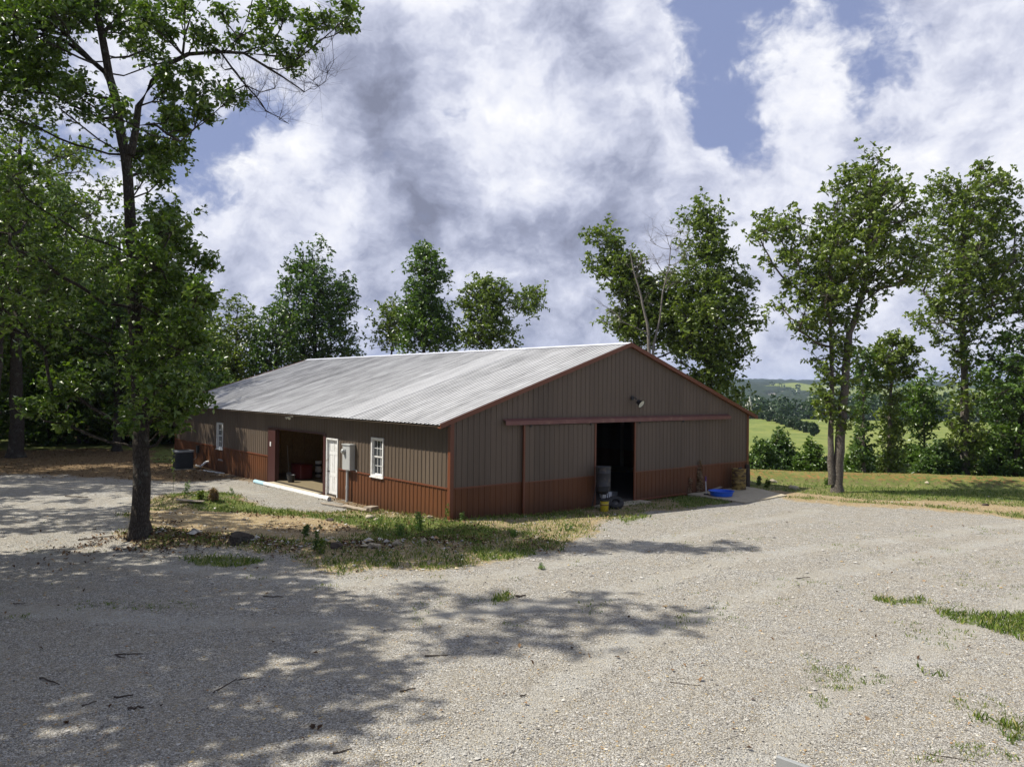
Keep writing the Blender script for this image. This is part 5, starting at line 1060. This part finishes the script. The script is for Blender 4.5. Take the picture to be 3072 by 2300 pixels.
# antenna behind the roof's right end, far white farm building
p0 = at(2243, 1290, 62); an = empty('antenna_mast', (p0.x, 62, gz(p0.x, 62)), 'thin white mast with crossed arms showing above the right end of the roof', 'mast')
zt = at(2243, 1204, 62).z - an.location.z; mb = MB(); mb.tube([(0, 0, 0), (0, 0, zt)], .05, 8); mb.tube([(-.9, 0, 0), (-.15, 0, zt * .97)], .035, 8); mb.build('mast', M['white'], an)
MB().tube([(-.55, 0, zt * .90), (.35, .1, zt * .90)], .05, 8).build('arm', M['white'], an); MB().tube([(.35, .1, zt * .90), (.12, .0, zt * 1.05)], .05, 8).build('vane', M['white'], an)
p = hit(2480, 1174); fb = empty('farm_building', p, 'tiny white farm building on the far green hillside', 'building', rz=.1); s_ = p.y / F
MB().box((-14 * s_ / .7 * .7, -6, 0), (14 * s_, 6, 4.5 * s_ / .7)).build('wall', M['white'], fb)
h_ = 4.5 * s_ / .7; w_ = 15 * s_; MB().add([(-w_, -7, h_), (w_, -7, h_), (w_, 0, h_ + 3), (-w_, 0, h_ + 3), (-w_, 7, h_), (w_, 7, h_)], [(0, 1, 2, 3), (3, 2, 5, 4)]).build('roof', M['sky'], fb)
# grey metal panel at the bottom edge of the picture
q = at(2331, 2265, 6.0); zt = q.z; gp_ = empty('metal_panel', (q.x, q.y, gz(q.x, q.y)), 'grey sheet metal panel poking up at the bottom edge of the picture', 'panel', rz=math.atan2(-.24, .25)); zt -= gp_.location.z
MB().box((0, -.02, .12), (1.3, .02, zt)).build('sheet', M['greymetal'], gp_, bevel=.004)
for x in (.06, 1.2): MB().box((x, .0205, -.1), (x + .05, .06, zt - .03)).build('leg', M['greymetal'], gp_)
# ------------------------------------------------------------------ rocks, sticks, weeds
def rock(p, s, seed, label, m='rock', group='loose rocks'):
    rg = np.random.default_rng(seed); me = bpy.data.meshes.new('rock'); import bmesh; bm = bmesh.new(); bmesh.ops.create_icosphere(bm, subdivisions=2, radius=1); ax = rg.normal(size=(5, 3))
    for v in bm.verts:
        k = 1 + sum(.13 * math.sin(2.3 * float(np.dot(a, v.co)) + i) for i, a in enumerate(ax)); v.co = Vector((v.co.x * k * s[0], v.co.y * k * s[1], v.co.z * k * s[2]))
    bm.to_mesh(me); bm.free(); o = link('rock', me, M[m]); o.location = Vector(p) + Vector((0, 0, s[2] * .3)); o.rotation_euler = (0, 0, rg.uniform(0, 3)); return tag(o, label, 'rock', group)
RK = [((2318, 1448), .34, 'long pale rock in the grass right of the barn pad'), ((2384, 1468), .36, 'pale rock in the grass between the pad and the twin-trunked oak'), ((2372, 1460), .2, 'small brown rock touching the pale one between pad and oak'), ((2957, 1516), .2, 'small dark rock on the far edge of the gravel at the right'), ((2780, 1449), .2, 'small pale rock on the orange bank right of the twin-trunked oak'),
      ((992, 1561), .2, 'round dark rock in the grass below the thick pole'), ((1107, 1555), .26, 'pale rock in the grass below the near window'), ((1130, 1559), .14, 'smaller rock right of the pale one below the near window'), ((1290, 1553), .18, 'rock at the foot of the near barn corner'), ((1612, 1614), .13, 'flat white rock at the gravel edge in front of the left sliding door'),
      ((995, 1620), .22, 'tan rock at the left end of the debris ridge'), ((1010, 1641), .28, 'flat dark tan rock in the middle of the debris ridge'), ((1120, 1640), .24, 'yellowish rock in the debris ridge near its right end'), ((1190, 1632), .2, 'grey rock near the right end of the debris ridge'), ((1270, 1625), .18, 'last grey rock right of the debris ridge'), ((610, 1525), .12, 'small white rock below the short board'), ((730, 1560), .14, 'small tan rock in the bare dirt above the stump'), ((540, 1590), .15, 'small tan rock right of the foreground trunk'),
      ((1180, 1540), .13, 'small rock under the near window, by the wooden block'), ((1220, 1548), .12, 'small rock against the wainscot halfway to the corner'), ((1150, 1543), .11, 'smallest rock against the wainscot by the wooden block')]
for i, (pp, s, lb) in enumerate(RK): rg = np.random.default_rng(700 + i); rock(hit(*pp), (s * .6, s * .45, s * .33), 700 + i, lb, 'concrete' if ('pale' in lb or 'white' in lb) else ('darkwood' if 'dark' in lb else 'rock'))
ST = [((1545, 1793), (1578, 1788), .04, 'thick short stick on the sunlit gravel in the middle'), ((1275, 1970), (1345, 1966), .02, 'thin stick at the edge of the dappled shade'), ((1200, 2076), (1245, 2066), .02, 'thin stick at the sunny edge of the foreground shade'), ((345, 1965), (430, 1962), .018, 'stick lying level in the shaded left foreground'), ((350, 1970), (375, 1975), .018, 'short stick touching the level one in the left foreground'),
      ((640, 2078), (710, 2038), .016, 'slanting twig in the middle of the foreground shade'), ((715, 2040), (765, 2032), .012, 'faint twig continuing the slanting one'), ((120, 2035), (180, 2055), .022, 'dark stick in the shade at the left'), ((245, 2120), (290, 2105), .015, 'small stick below the dark one on the left'), ((340, 2094), (400, 2088), .022, 'bark strip between the two left foreground sticks'), ((385, 2130), (430, 2124), .03, 'flat bark chip low in the left foreground'),
      ((295, 2228), (320, 2198), .02, 'pale splinter near the bottom left'), ((1000, 2262), (1055, 2250), .02, 'stick at the bottom edge in the sun'), ((2010, 2048), (2100, 2058), .012, 'straight thin twig in the sunny gravel at the bottom right'), ((790, 1790), (850, 1792), .02, 'dark twig below the green tuft in the shaded drive'), ((195, 1490), (265, 1494), .04, 'dark fallen branch on the drive left of the foreground tree'), ((235, 1622), (340, 1610), .03, 'dark branch on the ground left of the foreground trunk base'),
      ((2780, 2262), (2960, 2290), .01, 'long wiry twig at the bottom right'), ((1560, 2090), (1580, 2086), .02, 'small dark chip on the sunny gravel'), ((2390, 1737), (2430, 1733), .02, 'dark chip on the gravel at the right'), ((40, 1812), (75, 1812), .02, 'dark chip at the left picture edge')]
for i, (a, b, r, lb) in enumerate(ST): a, b = hit(*a), hit(*b); log('stick', a + Vector((0, 0, r * .9)), b + Vector((0, 0, r * .9)), r * .62, r * .35, M['darkwood'] if 'pale' not in lb else M['oldwood'], lb, 'stick', 'sticks fallen on the gravel', 800 + i, 5)
def weed(p, h, seed, label, m='weed', stems=3, L=.09, n=42, group='tall weeds', spread=.12, wid=.25, name='weed_plant'):
    rg = np.random.default_rng(seed); root = empty(name, p, label, 'weed', group); mb = MB(); cs_ = []
    for s in range(stems):
        a = rg.uniform(0, 6.28); top = Vector((math.cos(a) * spread * rg.random() * 1.5, math.sin(a) * spread * rg.random() * 1.5, h * rg.uniform(.7, 1.05))); b0 = Vector((rg.normal() * spread * .3, rg.normal() * spread * .3, -.03)); mid = b0.lerp(top, .5) + Vector((rg.normal() * .02, rg.normal() * .02, 0)); mb.tube([b0, mid, top], [.007, .006, .003], 5)
        for k in range(n):
            f = rg.uniform(.12, 1.); q = (b0.lerp(mid, f * 2) if f < .5 else mid.lerp(top, f * 2 - 1)); rr_ = L * .6 * (1.15 - f * .6); a2 = rg.uniform(0, 6.28); cs_.append((q.x + math.cos(a2) * rr_, q.y + math.sin(a2) * rr_, q.z + rg.uniform(0, .03)))
    mb.build('stem', M['bark' if m == 'dry' else 'weed'] if False else M['oldwood' if m == 'dry' else 'weed'], root); C_ = np.array(cs_); V_, T_, a_ = leaf_mesh(rg, C_, L, rg.random(len(C_)), .6, wid); npmesh('leaves', V_, [T_], M[m], root, attr=a_); return root
WD = [((1341, 1564), .52, 'feathery bright weed right at the near barn corner', 'weed', 2), ((1258, 1592), .55, 'clump of tall green weeds left of the near barn corner', 'weed', 7), ((1198, 1612), .40, 'loose green weeds at the right end of the debris ridge', 'weed', 4), ((950, 1650), .65, 'dark green weed stalk in front of the debris ridge', 'deep', 3), ((917, 1610), .35, 'short dark weed behind the tall stalk at the debris ridge', 'deep', 4), ((556, 1486), .5, 'bright weed on top of the mound behind the foreground tree', 'weed', 3),
      ((640, 1500), .4, 'dry brown weeds on the mound', 'dry', 5), ((600, 1498), .32, 'short tangled weeds in the middle of the mound', 'oak', 6), ((700, 1482), .28, 'small weed right of the mound', 'weed', 2), ((1386, 1560), .25, 'low weed against the gable wainscot by the corner', 'weed', 4), ((2094, 1482), 1.5, 'tall dry brown weed against the wainscot left of the blue pool', 'dry', 4), ((2062, 1484), .7, 'lower dry weed left of the tall brown one', 'dry', 4),
      ((2275, 1455), .45, 'dark leafy weed in the sun right of the barn corner', 'deep', 6), ((2300, 1462), .35, 'leafy weed at the back of the concrete pad', 'oak', 5), ((1540, 1610), .2, 'bright tuft at the gravel edge below the left sliding door', 'weed', 8), ((1620, 1706), .12, 'tiny weed alone on the sunny gravel', 'weed', 2), ((1140, 1575), .3, 'thin weed in the grass below the window', 'weed', 2), ((965, 1660), .4, 'brown-green weed beside the dark stalk', 'oak', 3), ((2480, 1455), .4, 'light weed at the left foot of the twin-trunked oak', 'light', 5), ((1700, 1590), .18, 'low weed at the shadow edge in front of the bucket', 'weed', 3), ((520, 1480), 1.9, 'thin leaning sapling in front of the air conditioner', 'oak', 1)]
for i, (pp, h, lb, m, s) in enumerate(WD): weed(hit(*pp), h, 900 + i, lb, m, s + 2 * (m == 'dry'), L=.21 if m == 'dry' else (.11 if h > .3 else .08), n=50 if m == 'dry' else (34 if h < 1 else 30), wid=.22 if m in ('weed', 'dry') else .4)
# ------------------------------------------------------------------ grass, stones and leaf litter (uncountable)
def scatter(n, y0=1420, y1=2420, x0=-200, x1=3300, seed=0, p=1.):
    rg = np.random.default_rng(seed); px = rg.uniform(x0, x1, n); py = y0 + (y1 - y0) * rg.random(n) ** p
    d = FW[None] + RT[None] * ((px - 1536) / F)[:, None] - UP[None] * ((py - 1150) / F)[:, None]; t = (-.1 - CZ) / d[:, 2]; x = d[:, 0] * t; y = d[:, 1] * t
    X, Y = loc(x, y); ok = ~((X > -.03) & (X < W + .05) & (Y > -.03) & (Y < L)) & ~((X > 11.7) & (X < 16) & (Y > -2.85) & (Y < 0)) & (y < 60) & (y > 3); return x[ok], y[ok], rg
def blades(x, y, rg, h, w_, nm, lb, vlo=0., vhi=1.):
    n = len(x); z = H(x, y); a = rg.uniform(0, 6.28, n); hh = h * rg.uniform(.5, 1.4, n); ww = w_ * rg.uniform(.7, 1.4, n) * .5; ln = rg.normal(size=(n, 2)) * (hh * .45)[:, None]; c = np.stack([np.cos(a) * ww, np.sin(a) * ww], 1)
    b = np.stack([x, y], 1); V = np.stack([np.column_stack([b - c, z - .01]), np.column_stack([b + c, z - .01]), np.column_stack([b + c * .6 + ln * .45, z + hh * .6]), np.column_stack([b + ln, z + hh])], 1).reshape(-1, 3); i = np.arange(n) * 4
    T = np.concatenate([np.stack([i, i + 1, i + 2], 1), np.stack([i, i + 2, i + 3], 1)]); tag(npmesh(nm, V, [T], M['grass'], attr=np.repeat(rg.uniform(vlo, vhi, n) ** 1.1, 4)), lb, 'grass', kind='stuff')
x, y, rg = scatter(520000, 1400, 2350, seed=51, p=1.6); so1, gr1, og1 = zones(x, y)
dn = np.clip(gr1 * 1.5 - .35 + (fbm(x * 2.2, y * 2.2, 3) - .5) * 2.3 + (vnoise(x * 9, y * 9) - .5) * .8, 0, 1); dn = np.clip(dn + .25 * (x > 9) * (gr1 > .35) + .22 * (gr1 > .3), 0, 1) * (1 - .9 * np.clip(og1, 0, 1) * (x > 10)) * (gr1 > .2); k = rg.random(len(x)) < dn * .7; blades(x[k], y[k], rg, .09, .021, 'grass', 'green and yellow grass in patches over the dirt')
x, y, rg = scatter(60000, 1480, 2320, seed=52); so1, gr1, og1 = zones(x, y); cl_ = (vnoise(x * 1.3 + 7, y * 1.3) > .80 - .1 * (x > 3) + .3 * ((y < 13) & (x < 4))) & (vnoise(x * 7, y * 7) > .5); k = (cl_ & (gr1 < .4) & (y < 24)) | ((sdist(x, y, fl((1130, 1125), (1480, 1080), (1640, 1085), (1560, 1115), (1300, 1150), (1180, 1160))) > 0) & (vnoise(x * 4, y * 4) > .62))
blades(np.repeat(x[k], 2) + rg.normal(size=2 * k.sum()) * .03, np.repeat(y[k], 2) + rg.normal(size=2 * k.sum()) * .03, rg, .035, .012, 'gravel_grass', 'scattered sprouts of grass in the gravel', .2, 1.)
x, y, rg = scatter(230000, 1480, 2420, seed=53, p=.85); so1, gr1, og1 = zones(x, y); k = (rg.random(len(x)) < np.clip(1.1 - gr1 * .8, .15, 1) * (1 - .75 * wear_(x, y)) * (.35 + 1.0 * fbm(x * .9, y * .9, 3))); x, y = x[k], y[k]; n = len(x)
s = rg.lognormal(-4.8, .5, n); s = np.minimum(s, .04); s *= (1 + .8 * so1[k] * rg.random(n) ** 2) * np.clip(y / 14, .8, 1.35) * (1 + 2.6 * np.exp(-(polydist(x, y, DEBRIS) / .5) ** 2) * rg.random(n)); z = H(x, y); O = np.array([[1, 0, 0], [-1, 0, 0], [0, 1, 0], [0, -1, 0], [0, 0, 1], [0, 0, -1.]]); a = rg.uniform(0, 6.28, n); ca, sa = np.cos(a), np.sin(a)
V = O[None] * rg.uniform(.6, 1.25, (n, 6, 1)); V = V + rg.normal(size=(n, 6, 3)) * .14; V[..., 2] *= .55; V = V * s[:, None, None]; V = np.stack([V[..., 0] * ca[:, None] - V[..., 1] * sa[:, None], V[..., 0] * sa[:, None] + V[..., 1] * ca[:, None], V[..., 2]], -1) + np.stack([x, y, z + s * .25], -1)[:, None]
fc = np.array([[0, 2, 4], [2, 1, 4], [1, 3, 4], [3, 0, 4]]); T = (np.arange(n)[:, None, None] * 6 + fc[None]).reshape(-1, 3); vv = rg.random(n); so1 = so1[k]; vv = np.where(rg.random(n) < so1 * .7, rg.uniform(.85, 1, n), vv)
tag(npmesh('gravel', V.reshape(-1, 3), [T], M['stone'], attr=np.repeat(vv, 6)), 'loose pale gravel stones over the drive', 'gravel', kind='stuff')
x, y, rg = scatter(300000, 1340, 2300, seed=54, p=1.3); so1, gr1, og1 = zones(x, y); dh = np.exp(-(((x - hb.x) ** 2 + (y - hb.y + .3) ** 2) / 1.6)); k = rg.random(len(x)) < np.clip(og1 * .55 * (x < 9) + dh * .8 + .35 * np.exp(-(polydist(x, y, DEBRIS) / .6) ** 2) * 2 + .0007, 0, 1) * (fbm(x * 1.5, y * 1.5, 3) > .42); x, y = x[k], y[k]; n = len(x)
Cc = np.stack([x, y, H(x, y) + .02 + rg.random(n) * .015], 1); V_, T_, a_ = leaf_mesh(rg, Cc, .085, rg.random(n), 2.2, .6); tag(npmesh('leaf_litter', V_, [T_], M['litter'], attr=a_), 'brown fallen leaves along the debris ridge and under the trees', 'leaf litter', kind='stuff')

# ------------------------------------------------------------------ haze over the valley
def haze_f(t):
    n = t.new('ShaderNodeVolumePrincipled'); n.inputs['Color'].default_value = (.55, .70, 1., 1); n.inputs['Density'].default_value = .00009; n.inputs['Anisotropy'].default_value = .2; return n.outputs[0]
hm = bpy.data.materials.new('haze'); hm.use_nodes = True; hm.node_tree.nodes.clear(); t = NT(hm.node_tree); t.l.new(haze_f(t), t.new('ShaderNodeOutputMaterial').inputs[1])
tag(MB().box((-4600, -4600, -60), (4600, 4600, 95)).build('haze', hm), kind='stuff')
